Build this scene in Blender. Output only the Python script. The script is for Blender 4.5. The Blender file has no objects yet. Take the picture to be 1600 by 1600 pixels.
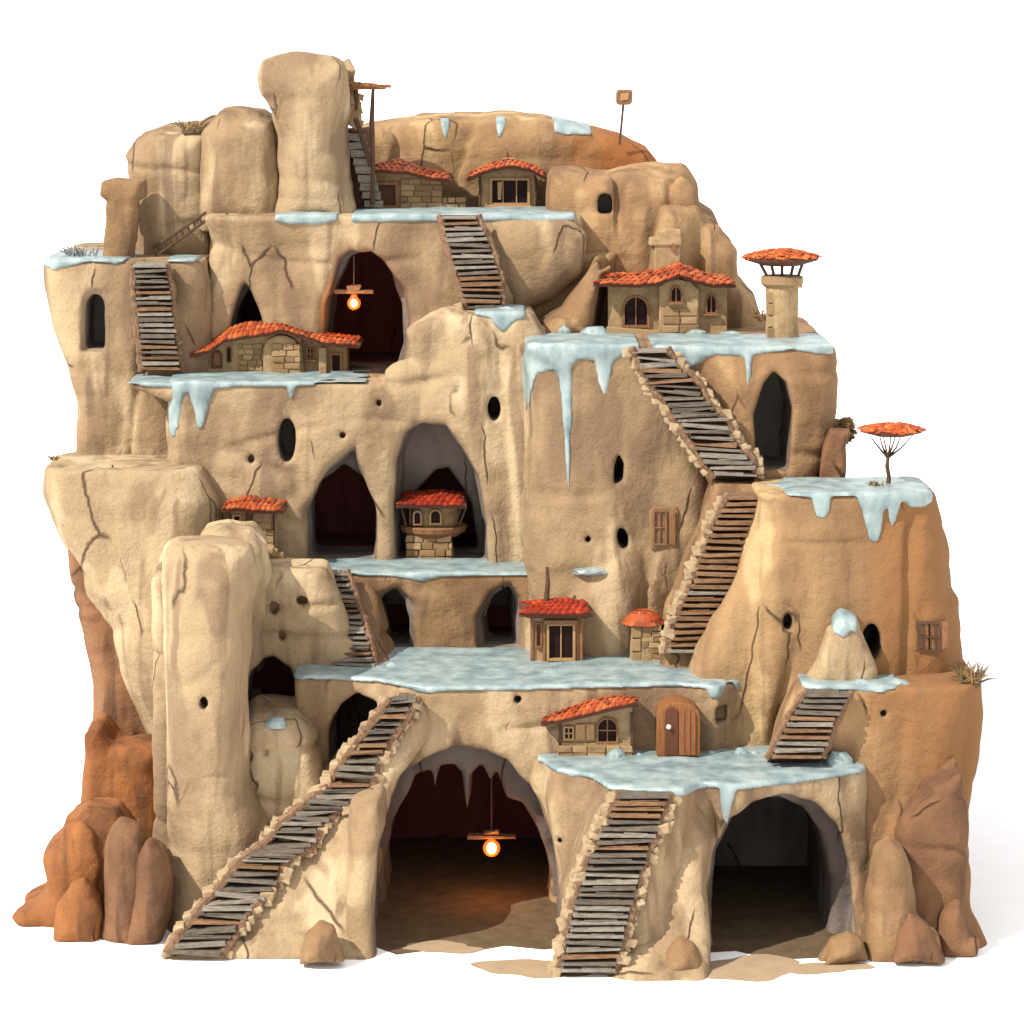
import bpy, bmesh, math, random
import numpy as np
from mathutils import Vector, Matrix
try:
    import openvdb as vdb
except ImportError:
    import pyopenvdb as vdb
random.seed(7)
PI = math.pi
C = bpy.context.scene.collection
# ------------------------------------------------------------------ camera geometry
D, HC, S, PY0 = 110.0, 35.75, 40.0, 60.0          # distance, camera height, px per metre at Y=0, horizon row
def fac(Y): return (D + Y) / D
def XZ(px, py, Y):
    f = fac(Y); return ((px - 800) / S * f, HC - (py - PY0) / S * f)
def P(px, py, Y):
    x, z = XZ(px, py, Y); return Vector((x, Y, z))
def Yon(py, Z): return D * ((HC - Z) * S / (py - PY0) - 1)          # depth of a point of level Z seen at row py
def G(px, py, Z): return P(px, py, Yon(py, Z))
Z1, Z2, Z3, Z4, Z5, Z6, Z7, Z8, Z9, Z10, Z11 = 6.71, 9.45, 9.80, 17.14, 22.56, 12.69, 20.57, 17.03, 25.71, 27.68, 23.66

# ------------------------------------------------------------------ materials
def new_mat(name):
    m = bpy.data.materials.new(name); m.use_nodes = True
    nt = m.node_tree; b = nt.nodes['Principled BSDF']
    return m, nt, b
def N(nt, t, **kw):
    n = nt.nodes.new(t)
    for k, v in kw.items():
        if k in n.inputs.keys(): n.inputs[k].default_value = v
        else: setattr(n, k, v)
    return n
def ramp(nt, fac_out, stops, interp='LINEAR'):
    r = nt.nodes.new('ShaderNodeValToRGB'); r.color_ramp.interpolation = interp
    e = r.color_ramp.elements
    while len(e) < len(stops): e.new(0.5)
    for el, (p, c) in zip(e, stops):
        el.position = p; el.color = (*c, 1) if len(c) == 3 else c
    nt.links.new(fac_out, r.inputs[0]); return r
def mapping(nt, scale):
    tc = nt.nodes.new('ShaderNodeTexCoord'); mp = nt.nodes.new('ShaderNodeMapping')
    mp.inputs['Scale'].default_value = scale
    nt.links.new(tc.outputs['Object'], mp.inputs[0]); return mp.outputs[0]
def mixc(nt, f, a, b, mode='MIX'):
    m = nt.nodes.new('ShaderNodeMix'); m.data_type = 'RGBA'; m.blend_type = mode
    if isinstance(f, (int, float)): m.inputs[0].default_value = f
    else: nt.links.new(f, m.inputs[0])
    for i, v in ((6, a), (7, b)):
        if isinstance(v, tuple): m.inputs[i].default_value = (*v, 1)
        else: nt.links.new(v, m.inputs[i])
    return m.outputs[2]
def rock_mat(name, light, mid, dark, stain, side=None):
    m, nt, b = new_mat(name)
    n1 = N(nt, 'ShaderNodeTexNoise', Scale=1.0, Detail=3.0, Roughness=0.5, Distortion=0.4)
    nt.links.new(mapping(nt, (0.34, 0.34, 0.16)), n1.inputs['Vector'])
    r1 = ramp(nt, n1.outputs[0], [(0.36, dark), (0.46, mid), (0.53, mid), (0.60, light)])
    n2 = N(nt, 'ShaderNodeTexNoise', Scale=1.0, Detail=3.0, Roughness=0.5, Distortion=0.6)
    nt.links.new(mapping(nt, (0.9, 0.9, 0.10)), n2.inputs['Vector'])
    r2 = ramp(nt, n2.outputs[0], [(0.54, (0, 0, 0)), (0.66, (.8, .8, .8))])
    c = mixc(nt, r2.outputs[0], r1.outputs[0], stain)
    n3 = N(nt, 'ShaderNodeTexNoise', Scale=9.0, Detail=8.0, Roughness=0.7)
    nt.links.new(mapping(nt, (1, 1, 1)), n3.inputs['Vector'])
    r3 = ramp(nt, n3.outputs[0], [(0.3, (0.82, 0.80, 0.78)), (0.7, (1.1, 1.1, 1.1))])
    c = mixc(nt, 0.8, c, r3.outputs[0], 'MULTIPLY')
    if side:      # browner rock, mixed with painted-in shade, takes over towards one side of the hill
        col, xa, xb = side
        tcs = nt.nodes.new('ShaderNodeTexCoord'); sp = nt.nodes.new('ShaderNodeSeparateXYZ'); nt.links.new(tcs.outputs['Object'], sp.inputs[0])
        ad = nt.nodes.new('ShaderNodeMath'); ad.operation = 'MULTIPLY_ADD'; ad.inputs[1].default_value = 7.0
        nt.links.new(n1.outputs[0], ad.inputs[0]); nt.links.new(sp.outputs[0], ad.inputs[2])
        mr = nt.nodes.new('ShaderNodeMapRange'); mr.interpolation_type = 'SMOOTHSTEP'
        mr.inputs[1].default_value = xa + 3.5; mr.inputs[2].default_value = xb + 3.5; nt.links.new(ad.outputs[0], mr.inputs[0])
        c = mixc(nt, mr.outputs[0], c, col)
    if name != 'cave_shade_rock':
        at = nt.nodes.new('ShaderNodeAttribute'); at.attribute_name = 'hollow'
        gi = ramp(nt, n1.outputs[0], [(0.4, (.085, .066, .056)), (0.6, (.17, .14, .118))])  # grey tones that paint recess shading into the rock colour
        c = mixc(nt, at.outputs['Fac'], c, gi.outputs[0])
    # sparse thin cracks
    dn = N(nt, 'ShaderNodeTexNoise', Scale=0.8, Detail=3.0)
    mp = mapping(nt, (1, 1, 1)); nt.links.new(mp, dn.inputs['Vector'])
    mx = nt.nodes.new('ShaderNodeMix'); mx.data_type = 'VECTOR'; mx.inputs[0].default_value = 0.35
    nt.links.new(mp, mx.inputs[4]); nt.links.new(dn.outputs[1], mx.inputs[5])
    mm = nt.nodes.new('ShaderNodeMapping'); mm.inputs['Scale'].default_value = (0.36, 0.36, 0.12)
    nt.links.new(mx.outputs[1], mm.inputs[0])
    vo = N(nt, 'ShaderNodeTexVoronoi', Scale=1.0, feature='DISTANCE_TO_EDGE')
    nt.links.new(mm.outputs[0], vo.inputs['Vector'])
    rc = ramp(nt, vo.outputs[0], [(0.0, (1, 1, 1)), (0.012, (0, 0, 0))])
    ms = N(nt, 'ShaderNodeTexNoise', Scale=0.35, Detail=1.0)
    nt.links.new(mp, ms.inputs['Vector'])
    rm = ramp(nt, ms.outputs[0], [(0.53, (0, 0, 0)), (0.60, (1, 1, 1))])
    mk = nt.nodes.new('ShaderNodeMath'); mk.operation = 'MULTIPLY'
    nt.links.new(rc.outputs[0], mk.inputs[0]); nt.links.new(rm.outputs[0], mk.inputs[1])
    c = mixc(nt, mk.outputs[0], c, (dark[0]*.35, dark[1]*.3, dark[2]*.3))
    nt.links.new(c, b.inputs['Base Color'])
    b.inputs['Roughness'].default_value = 0.92; b.inputs['Specular IOR Level'].default_value = 0.2
    # bump: strata, grain, cracks
    n4 = N(nt, 'ShaderNodeTexNoise', Scale=1.0, Detail=5.0, Roughness=0.6)
    nt.links.new(mapping(nt, (0.8, 0.8, 0.9)), n4.inputs['Vector'])
    n5_ = N(nt, 'ShaderNodeTexVoronoi', Scale=1.0, feature='F1'); nt.links.new(mapping(nt, (1.1, 1.1, .5)), n5_.inputs['Vector'])
    b0 = N(nt, 'ShaderNodeBump', Strength=0.3, Distance=0.12); nt.links.new(n5_.outputs[0], b0.inputs['Height'])
    b1 = N(nt, 'ShaderNodeBump', Strength=0.7, Distance=0.30); nt.links.new(b0.outputs[0], b1.inputs['Normal']); nt.links.new(n4.outputs[0], b1.inputs['Height'])
    b2 = N(nt, 'ShaderNodeBump', Strength=0.45, Distance=0.07); nt.links.new(n3.outputs[0], b2.inputs['Height'])
    nt.links.new(b1.outputs[0], b2.inputs['Normal'])
    b3 = N(nt, 'ShaderNodeBump', Strength=0.8, Distance=0.1, invert=True); nt.links.new(mk.outputs[0], b3.inputs['Height'])
    nt.links.new(b2.outputs[0], b3.inputs['Normal'])
    nt.links.new(b3.outputs[0], b.inputs['Normal'])
    return m
def simple_mat(name, c1, c2, scale=3.0, stretch=(1, 1, 1), rough=0.8, bump=0.3, spec=0.3, island=None):
    m, nt, b = new_mat(name)
    n = N(nt, 'ShaderNodeTexNoise', Scale=scale, Detail=6.0, Roughness=0.65)
    nt.links.new(mapping(nt, stretch), n.inputs['Vector'])
    r = ramp(nt, n.outputs[0], [(0.35, c1), (0.65, c2)])
    c = r.outputs[0]
    if island:
        g = nt.nodes.new('ShaderNodeNewGeometry')
        k = len(island); ri = ramp(nt, g.outputs['Random Per Island'], [(i / k, x) for i, x in enumerate(island)], 'CONSTANT')
        c = mixc(nt, 0.75, c, ri.outputs[0])
    nt.links.new(c, b.inputs['Base Color'])
    b.inputs['Roughness'].default_value = rough; b.inputs['Specular IOR Level'].default_value = spec
    bp = N(nt, 'ShaderNodeBump', Strength=bump, Distance=0.05); nt.links.new(n.outputs[0], bp.inputs['Height'])
    nt.links.new(bp.outputs[0], b.inputs['Normal'])
    return m
K = 1.0
def c3(r, g, b): return (r * K, g * K, b * K)
M = {}
M['sand'] = rock_mat('sandstone', c3(.335, .245, .145), c3(.235, .158, .088), c3(.160, .102, .060), c3(.140, .090, .055))
M['pale'] = rock_mat('pale_sandstone', c3(.385, .292, .178), c3(.285, .204, .118), c3(.195, .13, .076), c3(.17, .11, .066))
M['tan'] = rock_mat('tan_rock', c3(.26, .165, .082), c3(.195, .115, .056), c3(.15, .085, .042), c3(.11, .065, .038))
M['orange'] = rock_mat('orange_rock', c3(.27, .105, .034), c3(.205, .08, .028), c3(.14, .052, .02), c3(.09, .04, .018))
M['brown'] = rock_mat('brown_rock', c3(.20, .10, .05), c3(.145, .072, .036), c3(.10, .05, .026), c3(.07, .036, .022))
OC = (.185, .088, .034)
M['sand_r'] = rock_mat('sandstone_to_ochre', c3(.34, .235, .118), c3(.255, .160, .078), c3(.190, .112, .055), c3(.150, .090, .050), (OC, 11.5, 15.5))
M['tan_r'] = rock_mat('tan_to_ochre', c3(.30, .19, .095), c3(.22, .13, .064), c3(.16, .09, .045), c3(.12, .07, .04), (OC, 13.5, 17))
M['top_r'] = rock_mat('summit_to_ochre', c3(.34, .235, .118), c3(.25, .155, .076), c3(.19, .112, .055), c3(.150, .090, .050), ((.21, .078, .024), 1.6, 4.2))
M['cave_shade'] = rock_mat('cave_shade_rock', (.12, .034, .03), (.10, .027, .025), (.08, .02, .02), (.06, .015, .016))  # maroon colour stands in for the dark of deep caves
M['ice'] = simple_mat('blue_ice', (.115, .165, .18), (.27, .325, .315), 1.1, (1, 1, .5), 0.42, 0.6, 0.5)
M['step'] = simple_mat('weathered_plank', (.11, .09, .07), (.22, .19, .155), 5, (.6, 3, 3), .85, .5, .2)
M['stepd'] = simple_mat('old_dark_plank', (.06, .047, .036), (.13, .105, .08), 5, (.6, 3, 3), .85, .5, .2)
M['stepb'] = simple_mat('brown_plank', (.10, .05, .025), (.20, .115, .06), 5, (.6, 3, 3), .85, .5, .2)
M['darkwood'] = simple_mat('dark_wood', (.04, .02, .01), (.08, .04, .02), 4, (3, 3, .8), .8, .5)
M['wood'] = simple_mat('warm_wood', (.12, .05, .02), (.21, .10, .042), 4, (4, 4, .7), .7, .5)
M['lightwood'] = simple_mat('light_wood', (.24, .135, .06), (.32, .19, .09), 4, (4, 4, .7), .7, .4)
M['plaster'] = simple_mat('mud_plaster', (.20, .13, .065), (.31, .215, .115), 2.2, (1, 1, 1), .9, .5, .2)
M['stone'] = simple_mat('wall_stone', (.20, .125, .06), (.30, .2, .10), 4, (1, 1, 1), .9, .6, .2,
                        [(.16, .095, .045), (.25, .16, .08), (.20, .125, .062), (.29, .195, .1)])
M['tile'] = simple_mat('clay_tile', (.20, .032, .007), (.33, .068, .014), 6, (1, 1, 1), .7, .4, .3,
                       [(.23, .032, .007), (.31, .06, .012), (.16, .022, .007), (.37, .10, .024), (.26, .044, .009), (.10, .026, .012), (.30, .085, .028)])
M['redtile'] = simple_mat('red_tile', (.20, .016, .004), (.30, .03, .006), 6, (1, 1, 1), .7, .4, .3,
                       [(.20, .014, .003), (.28, .024, .005), (.16, .012, .003), (.32, .035, .006)])
M['eave'] = simple_mat('dark_eave', (.055, .02, .01), (.09, .03, .014), 5, (1, 1, 1), .8, .3)
M['glass'] = simple_mat('dark_glass', (.010, .004, .004), (.018, .008, .007), 2, (1, 1, 1), .6, .02, .08)
M['door'] = simple_mat('door_wood', (.13, .045, .012), (.22, .085, .024), 3, (6, 6, .5), .6, .5)
M['doordark'] = simple_mat('door_inner_wood', (.06, .018, .006), (.09, .028, .01), 3, (6, 6, .5), .6, .5)
M['metal'] = simple_mat('pale_metal', (.5, .45, .4), (.6, .55, .5), 5, (1, 1, 1), .4, .05)
M['iron'] = simple_mat('dark_iron', (.05, .025, .015), (.08, .04, .022), 8, (1, 1, 1), .6, .3)
M['leaf'] = simple_mat('orange_leaf', (.30, .05, .008), (.42, .09, .015), 6, (1, 1, 1), .7, .2, .3,
                       [(.28, .04, .006), (.40, .085, .012), (.18, .03, .006), (.46, .12, .02)])
M['grass'] = simple_mat('dry_grass', (.12, .08, .03), (.20, .13, .05), 3, (1, 1, 1), .8, .1, .2,
                        [(.07, .05, .03), (.16, .10, .04), (.22, .12, .04)])
M['greygrass'] = simple_mat('frosted_grass', (.12, .12, .12), (.22, .22, .22), 3, (1, 1, 1), .8, .1, .2)
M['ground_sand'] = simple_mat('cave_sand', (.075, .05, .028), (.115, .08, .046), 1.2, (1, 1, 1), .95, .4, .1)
M['path_sand'] = simple_mat('pale_sand', (.26, .185, .115), (.30, .22, .14), 1.2, (1, 1, 1), .95, .2, .1)
M['snow_ground'] = simple_mat('white_ground', (.88, .88, .88), (.90, .90, .90), .6, (1, 1, 1), .95, .02, .1)
m, nt, b = new_mat('lamp_glow'); b.inputs['Base Color'].default_value = (1, .6, .2, 1)
b.inputs['Emission Color'].default_value = (1, .62, .28, 1); b.inputs['Emission Strength'].default_value = 14
M['glow'] = m
m, nt, b = new_mat('lamp_halo_glow'); b.inputs['Base Color'].default_value = (.6, .1, .01, 1)
b.inputs['Emission Color'].default_value = (1, .14, .015, 1); b.inputs['Emission Strength'].default_value = .75; b.inputs['Alpha'].default_value = .45
M['halo'] = m  # translucent orange emission imitating the halo of light

# ------------------------------------------------------------------ object helpers
def tag(o, label=None, cat=None, group=None, kind=None):
    if label: o['label'] = label
    if cat: o['category'] = cat
    if group: o['group'] = group
    if kind: o['kind'] = kind
    return o
def empty(name, loc, label, cat, group=None):
    o = bpy.data.objects.new(name, None); C.objects.link(o); o.location = loc
    o.empty_display_size = 0.2
    return tag(o, label, cat, group)
_org = {}
def link_mesh(name, me, mat, parent=None, smooth=False, loc=None):
    """verts are in world space; a child's mesh is shifted to its top-level thing's origin"""
    o = bpy.data.objects.new(name, me); C.objects.link(o)
    if mat and len(me.materials) == 0: me.materials.append(mat)
    if parent is not None:
        root = parent
        while root.parent: root = root.parent
        off = root.location if root.type == 'EMPTY' else Vector((0, 0, 0))
        me.transform(Matrix.Translation(-Vector(off)))
        o.parent = parent
    elif loc is not None:
        me.transform(Matrix.Translation(-Vector(loc))); o.location = loc
    if smooth:
        me.polygons.foreach_set('use_smooth', [True] * len(me.polygons))
    return o
def from_bm(name, bm, mat, parent=None, smooth=False, bevel=0.0, loc=None):
    bmesh.ops.recalc_face_normals(bm, faces=bm.faces)
    if bevel > 0:
        bmesh.ops.bevel(bm, geom=[e for e in bm.edges if len(e.link_faces) == 2 and e.calc_face_angle(0) > 0.5], offset=bevel, segments=2, affect='EDGES', profile=0.6, clamp_overlap=True)
    me = bpy.data.meshes.new(name); bm.to_mesh(me); bm.free()
    return link_mesh(name, me, mat, parent, smooth, loc)
def add_box(bm, c, size, rot=None, jit=0.0, taper=1.0):
    sx, sy, sz = [s / 2 for s in size]; vs = []
    R = rot.to_3x3() if rot else Matrix.Identity(3)
    for z in (-1, 1):
        for x, y in ((-1, -1), (1, -1), (1, 1), (-1, 1)):
            t = taper if z > 0 else 1.0
            v = Vector((x * sx * t, y * sy * t, z * sz)) + Vector([random.uniform(-jit, jit) for _ in range(3)])
            vs.append(bm.verts.new(Vector(c) + R @ v))
    for f in ((3, 2, 1, 0), (4, 5, 6, 7), (0, 1, 5, 4), (1, 2, 6, 5), (2, 3, 7, 6), (3, 0, 4, 7)):
        bm.faces.new([vs[i] for i in f])
def add_tube(bm, pts, rad, seg=8, cap=True):
    pts = [Vector(p) for p in pts]; n = len(pts)
    rads = rad if isinstance(rad, (list, tuple)) else [rad] * n
    rings = []
    for i, p in enumerate(pts):
        t = (pts[min(i + 1, n - 1)] - pts[max(i - 1, 0)]).normalized()
        a = t.cross(Vector((0, 1, 0))) if abs(t.y) < 0.9 else t.cross(Vector((1, 0, 0)))
        a.normalize(); c = t.cross(a)
        rings.append([bm.verts.new(p + (a * math.cos(2 * PI * k / seg) + c * math.sin(2 * PI * k / seg)) * rads[i]) for k in range(seg)])
    for i in range(n - 1):
        for k in range(seg):
            bm.faces.new((rings[i][k], rings[i][(k + 1) % seg], rings[i + 1][(k + 1) % seg], rings[i + 1][k]))
    if cap:
        bm.faces.new(rings[0][::-1]); bm.faces.new(rings[-1])
def add_prism(bm, pts, Y0, Y1):
    """pts = px outline at depth Y0, pushed back to Y1"""
    a = [bm.verts.new(P(x, y, Y0)) for x, y in pts]
    b_ = [bm.verts.new((v.co.x, Y1, v.co.z)) for v in a]
    n = len(pts)
    bm.faces.new(a); bm.faces.new(b_[::-1])
    for i in range(n): bm.faces.new((a[i], a[(i + 1) % n], b_[(i + 1) % n], b_[i]))
def prism(name, pts, Y0, Y1, mat, parent=None, bevel=0.04, smooth=False):
    bm = bmesh.new(); add_prism(bm, pts, Y0, Y1)
    return from_bm(name, bm, mat, parent, bevel=bevel, smooth=smooth)
def arch(x0, x1, ytop, ybot, n=9, point=0.0):
    """px outline with a round (or pointed) head"""
    w = (x1 - x0) / 2; cx = (x0 + x1) / 2; h = min(w * (1 + point), (ybot - ytop) * .8)
    out = [(x0, ybot), ]
    for i in range(n + 1):
        a = PI - PI * i / n; out.append((cx + w * math.cos(a), ytop + h - h * math.sin(a) ** (1 - .0)))
    out.append((x1, ybot)); return out

# ------------------------------------------------------------------ signed distance rock
rng = np.random.RandomState(5)
LAT = rng.rand(64, 64, 64).astype(np.float32) * 2 - 1
def wmat(xs, scale, off):
    """cubic B-spline weights from a periodic lattice to a regular axis"""
    u = xs / scale + off; i = np.floor(u).astype(int); t = u - i
    w = np.stack([(1 - t) ** 3, 3 * t ** 3 - 6 * t ** 2 + 4, -3 * t ** 3 + 3 * t ** 2 + 3 * t + 1, t ** 3]) / 6
    Wm = np.zeros((len(xs), 64), np.float32)
    for k in range(4):
        np.add.at(Wm, (np.arange(len(xs)), (i + k - 1) % 64), w[k])
    return Wm
def noise3(xs, ys, zs, sx, sy, sz, seed=0):
    o = seed * 7.31
    a = np.tensordot(wmat(xs, sx, o), LAT, (1, 0))
    a = np.tensordot(a, wmat(zs, sz, o + 3), (2, 1))          # nx,64,nz
    a = np.tensordot(a, wmat(ys, sy, o + 5), (1, 1))          # nx,nz,ny
    return a.transpose(0, 2, 1)                               # nx,ny,nz
def poly_sdf(poly, A, B):
    """2-D signed distance to polygon; A,B broadcastable arrays"""
    d = np.full(np.broadcast(A, B).shape, 1e9); s = np.zeros(d.shape, bool)
    n = len(poly)
    for i in range(n):
        ax, ay = poly[i]; bx, by = poly[(i + 1) % n]
        ex, ey = bx - ax, by - ay; wx, wy = A - ax, B - ay
        t = np.clip((wx * ex + wy * ey) / max(ex * ex + ey * ey, 1e-9), 0, 1)
        d = np.minimum(d, (wx - ex * t) ** 2 + (wy - ey * t) ** 2)
        c = (ay > B) != (by > B)
        with np.errstate(divide='ignore', invalid='ignore'):
            xi = ax + (B - ay) * ex / (ey if abs(ey) > 1e-9 else 1e-9)
        s ^= c & (A < xi)
    d = np.sqrt(d); return np.where(s, -d, d)
def smax(a, b, k):
    h = np.maximum(k - np.abs(a - b), 0) / k
    return np.maximum(a, b) + h * h * k * .25
def smin(a, b, k): return -smax(-a, -b, k)
def rcomb(a, b, r):
    q1 = a + r; q2 = b + r
    return np.minimum(np.maximum(q1, q2), 0) + np.hypot(np.maximum(q1, 0), np.maximum(q2, 0)) - r
def mesh_from_grid(d, x0, y0, z0, h):
    g = vdb.FloatGrid(10.0); g.copyFromArray(np.ascontiguousarray(d.astype(np.float32)))
    p, q = g.convertToQuads(0.0)
    p = p * h + np.array([x0, y0, z0], np.float32)
    me = bpy.data.meshes.new('rock')
    me.vertices.add(len(p)); me.vertices.foreach_set('co', p.astype(np.float32).ravel())
    me.loops.add(len(q) * 4); me.loops.foreach_set('vertex_index', q.astype(np.int32).ravel())
    me.polygons.add(len(q)); me.polygons.foreach_set('loop_start', np.arange(0, len(q) * 4, 4, dtype=np.int32))
    me.polygons.foreach_set('use_smooth', np.ones(len(q), bool))
    me.update(calc_edges=True); me.validate()
    return me
CARVES = {}
def carve(key, pts, Y, y0, y1, zmin=None, taper=0.0, k=0.35, rough=.25):
    CARVES[key] = dict(p=[XZ(a, b_, Y) for a, b_ in pts], y0=y0, y1=y1, zmin=zmin, taper=taper, k=k, rough=rough)
def planpx(Z, pts, Yback, pad=3.0):
    q = [G(x, y, Z) for x, y in pts]
    o = [(v.x, v.y) for v in q]
    o = [(o[0][0] - pad, o[0][1] + 1.0)] + o + [(o[-1][0] + pad, o[-1][1] + 1.0)]
    return o + [(o[-1][0], Yback), (o[0][0], Yback)]
def ellipse(cx, cy, rx, ry, n=14, rot=0.0):
    return [(cx + rx * math.cos(a) * math.cos(rot) - ry * math.sin(a) * math.sin(rot),
             cy + rx * math.cos(a) * math.sin(rot) + ry * math.sin(a) * math.cos(rot)) for a in [2 * PI * i / n for i in range(n)]]
def block(poly, Yf, Yb, mat='sand', name='cliff', levels=(), plan=None, r=0.9, bow=0.0, slope=0.0, slope_z=0.0,
          flare=0.0, zf=1.8, amp=0.55, carves=(), ices=(), label=None, cat=None, group=None, h=0.12, zbot=None, seed=0, colw=1.9, tray=0.0):
    pp = [XZ(a, b_, Yf) for a, b_ in poly]
    xs0 = min(p[0] for p in pp) - 1.2; xs1 = max(p[0] for p in pp) + 1.2
    zs0 = min(p[1] for p in pp) - .5 if zbot is None else zbot - .4
    zs0 = max(zs0, -0.8); zs1 = max(p[1] for p in pp) + .9
    yfmin = Yf - flare - 1.0
    if plan: yfmin = min(p[1] for p in plan) - flare - .9
    if slope < 0: yfmin += slope * (zs1 - slope_z)
    xs = np.arange(xs0, xs1, h); ys = np.arange(yfmin, Yb + .8, h); zs = np.arange(zs0, zs1, h)
    X = xs[:, None, None]; Y = ys[None, :, None]; Z = zs[None, None, :]
    d2 = poly_sdf(pp, xs[:, None], zs[None, :])[:, None, :]
    if plan:
        dp = poly_sdf(plan, xs[:, None], ys[None, :])[:, :, None] + 0 * Z
    else:
        xc = (pp and (xs0 + xs1) / 2); hw = (xs1 - xs0) / 2
        front = Yf + bow * ((X - xc) / hw) ** 2 + slope * (Z - slope_z)
        dp = np.maximum(front - Y, Y - Yb)
    if flare: dp = dp - flare * np.exp(-np.maximum(Z, 0) / zf) * (Y < (Yf + Yb) / 2)
    d = rcomb(d2 + 0 * Y, dp, r)
    ztop = np.full(len(xs), 1e3)
    for a, b_, z in levels:
        xa, xb = XZ(a, 0, Yf)[0], XZ(b_, 0, Yf)[0]
        ztop[(xs >= xa) & (xs <= xb)] = z
    ZT = ztop[:, None, None]
    # rock displacement: rounded vertical columns with creases, bulges, strata
    n1 = noise3(xs, ys, zs, colw, colw, 11, 1 + seed); n2 = noise3(xs, ys, zs, 1.1, 1.1, 3.2, 2 + seed)
    n3 = noise3(xs, ys, zs, 4.5, 4.5, 5.5, 3 + seed); n4 = noise3(xs, ys, zs, 5, 5, .75, 4 + seed)
    n5 = noise3(xs, ys, zs, .45, .45, .6, 5 + seed)
    disp = amp * (3.3 * np.abs(n1) - .6) + amp * .45 * (1.6 * np.abs(n2) - .3) + amp * 1.5 * n3 + .10 * (np.abs(n4) * 2 - .5) + .10 * n5
    disp = np.clip(disp, -.9, .95)
    fade = np.clip((ZT - Z) / 1.4, 0.12, 1)
    n6 = noise3(xs, ys, zs, 2.8, 2.8, 16, 6 + seed); n7 = noise3(xs, ys, zs, 3, 3, 4, 7 + seed)
    groove = .42 * np.exp(-(n6 / .032) ** 2) * np.clip((n7 + .10) * 8, 0, 1)
    n8 = noise3(xs, ys, zs, 7, 7, 1.6, 8 + seed)
    groove += .16 * np.exp(-(n8 / .035) ** 2) * np.clip((-n7 - .06) * 8, 0, 1)
    disp = disp - disp.mean() + .10 - groove
    d = d - disp * fade
    if levels: d = smax(d, Z - ZT + .03 * n2 , .22)
    dpre = d; dcv = None
    for ck in carves:
        c = CARVES[ck]
        dc = poly_sdf(c['p'], xs[:, None], zs[None, :])[:, None, :] + np.maximum(Y - c['y0'], 0) * c['taper']
        dc = np.maximum(dc, np.maximum(c['y0'] - Y, Y - c['y1'])) + c['rough'] * (n2 * .9 + n5 * .5) - c.get('grow', 0) - (.28 if mat == 'cave_shade' else 0)
        if c['zmin'] is not None: dc = np.maximum(dc, c['zmin'] - Z)
        d = smax(d, -dc, c['k'])
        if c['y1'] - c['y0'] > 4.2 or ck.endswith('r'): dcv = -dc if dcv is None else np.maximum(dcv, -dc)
    if zs0 <= -.7: d = np.maximum(d, -.5 - Z)
    else: d = np.maximum(d, zs0 + .3 - Z)
    me = mesh_from_grid(d, xs0, yfmin, zs0, h)
    me.name = name
    if dcv is not None and mat != 'cave_shade':      # shade inside the hollows, painted on their walls as grey
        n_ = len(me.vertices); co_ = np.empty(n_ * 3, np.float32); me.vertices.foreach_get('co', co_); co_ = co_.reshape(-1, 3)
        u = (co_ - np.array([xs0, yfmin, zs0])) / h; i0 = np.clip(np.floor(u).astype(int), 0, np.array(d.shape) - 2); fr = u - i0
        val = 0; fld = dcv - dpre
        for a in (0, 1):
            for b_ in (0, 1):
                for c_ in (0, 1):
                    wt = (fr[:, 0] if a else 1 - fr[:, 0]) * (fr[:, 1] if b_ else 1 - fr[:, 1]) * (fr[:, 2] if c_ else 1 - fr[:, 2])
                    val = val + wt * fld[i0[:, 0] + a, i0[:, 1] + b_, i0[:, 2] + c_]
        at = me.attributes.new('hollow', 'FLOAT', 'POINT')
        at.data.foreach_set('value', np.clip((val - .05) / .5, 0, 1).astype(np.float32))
    if cat:
        xm = sum(p[0] for p in pp) / len(pp)
        o = link_mesh(name, me, M[mat], loc=(xm, (Yf + Yb) / 2, max(zs0 + .3, 0)))
        tag(o, label, cat, group)
    else:
        o = link_mesh(name, me, M[mat]); o['kind'] = 'structure'
    for ic in ices:
        ip = [XZ(a, b_, ic.get('Y', Yf)) for a, b_ in ic['p']]
        t = .095
        di = poly_sdf(ip, xs[:, None], zs[None, :])[:, None, :] + 0 * Y
        di = di + .10 * n5 + .06 * n2
        thick = t * (1 + .35 * np.clip(-di / .5, 0, 1)) * (1 + .7 * n5 + .5 * n2)
        dd = smax(d - thick, di, .07)
        dd = np.maximum(dd, -(d + .35))
        dd = np.maximum(dd, Y - ic.get('yb', Yb))
        zlo = min(p[1] for p in ip) - .4; k0 = max(0, int((zlo - zs0) / h))
        j1 = min(len(ys), int((ic.get('yb', Yb) + .6 - yfmin) / h)) if 'yb' in ic else len(ys)
        me2 = mesh_from_grid(dd[:, :j1, k0:], xs0, yfmin, zs0 + k0 * h, h)
        x_, z_ = ip[0]
        o2 = link_mesh('ice_sheet', me2, M['ice'], loc=(x_, Yf, z_))
        tag(o2, ic['label'], 'ice sheet', 'ice sheets on the terraces')
    return o
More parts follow.
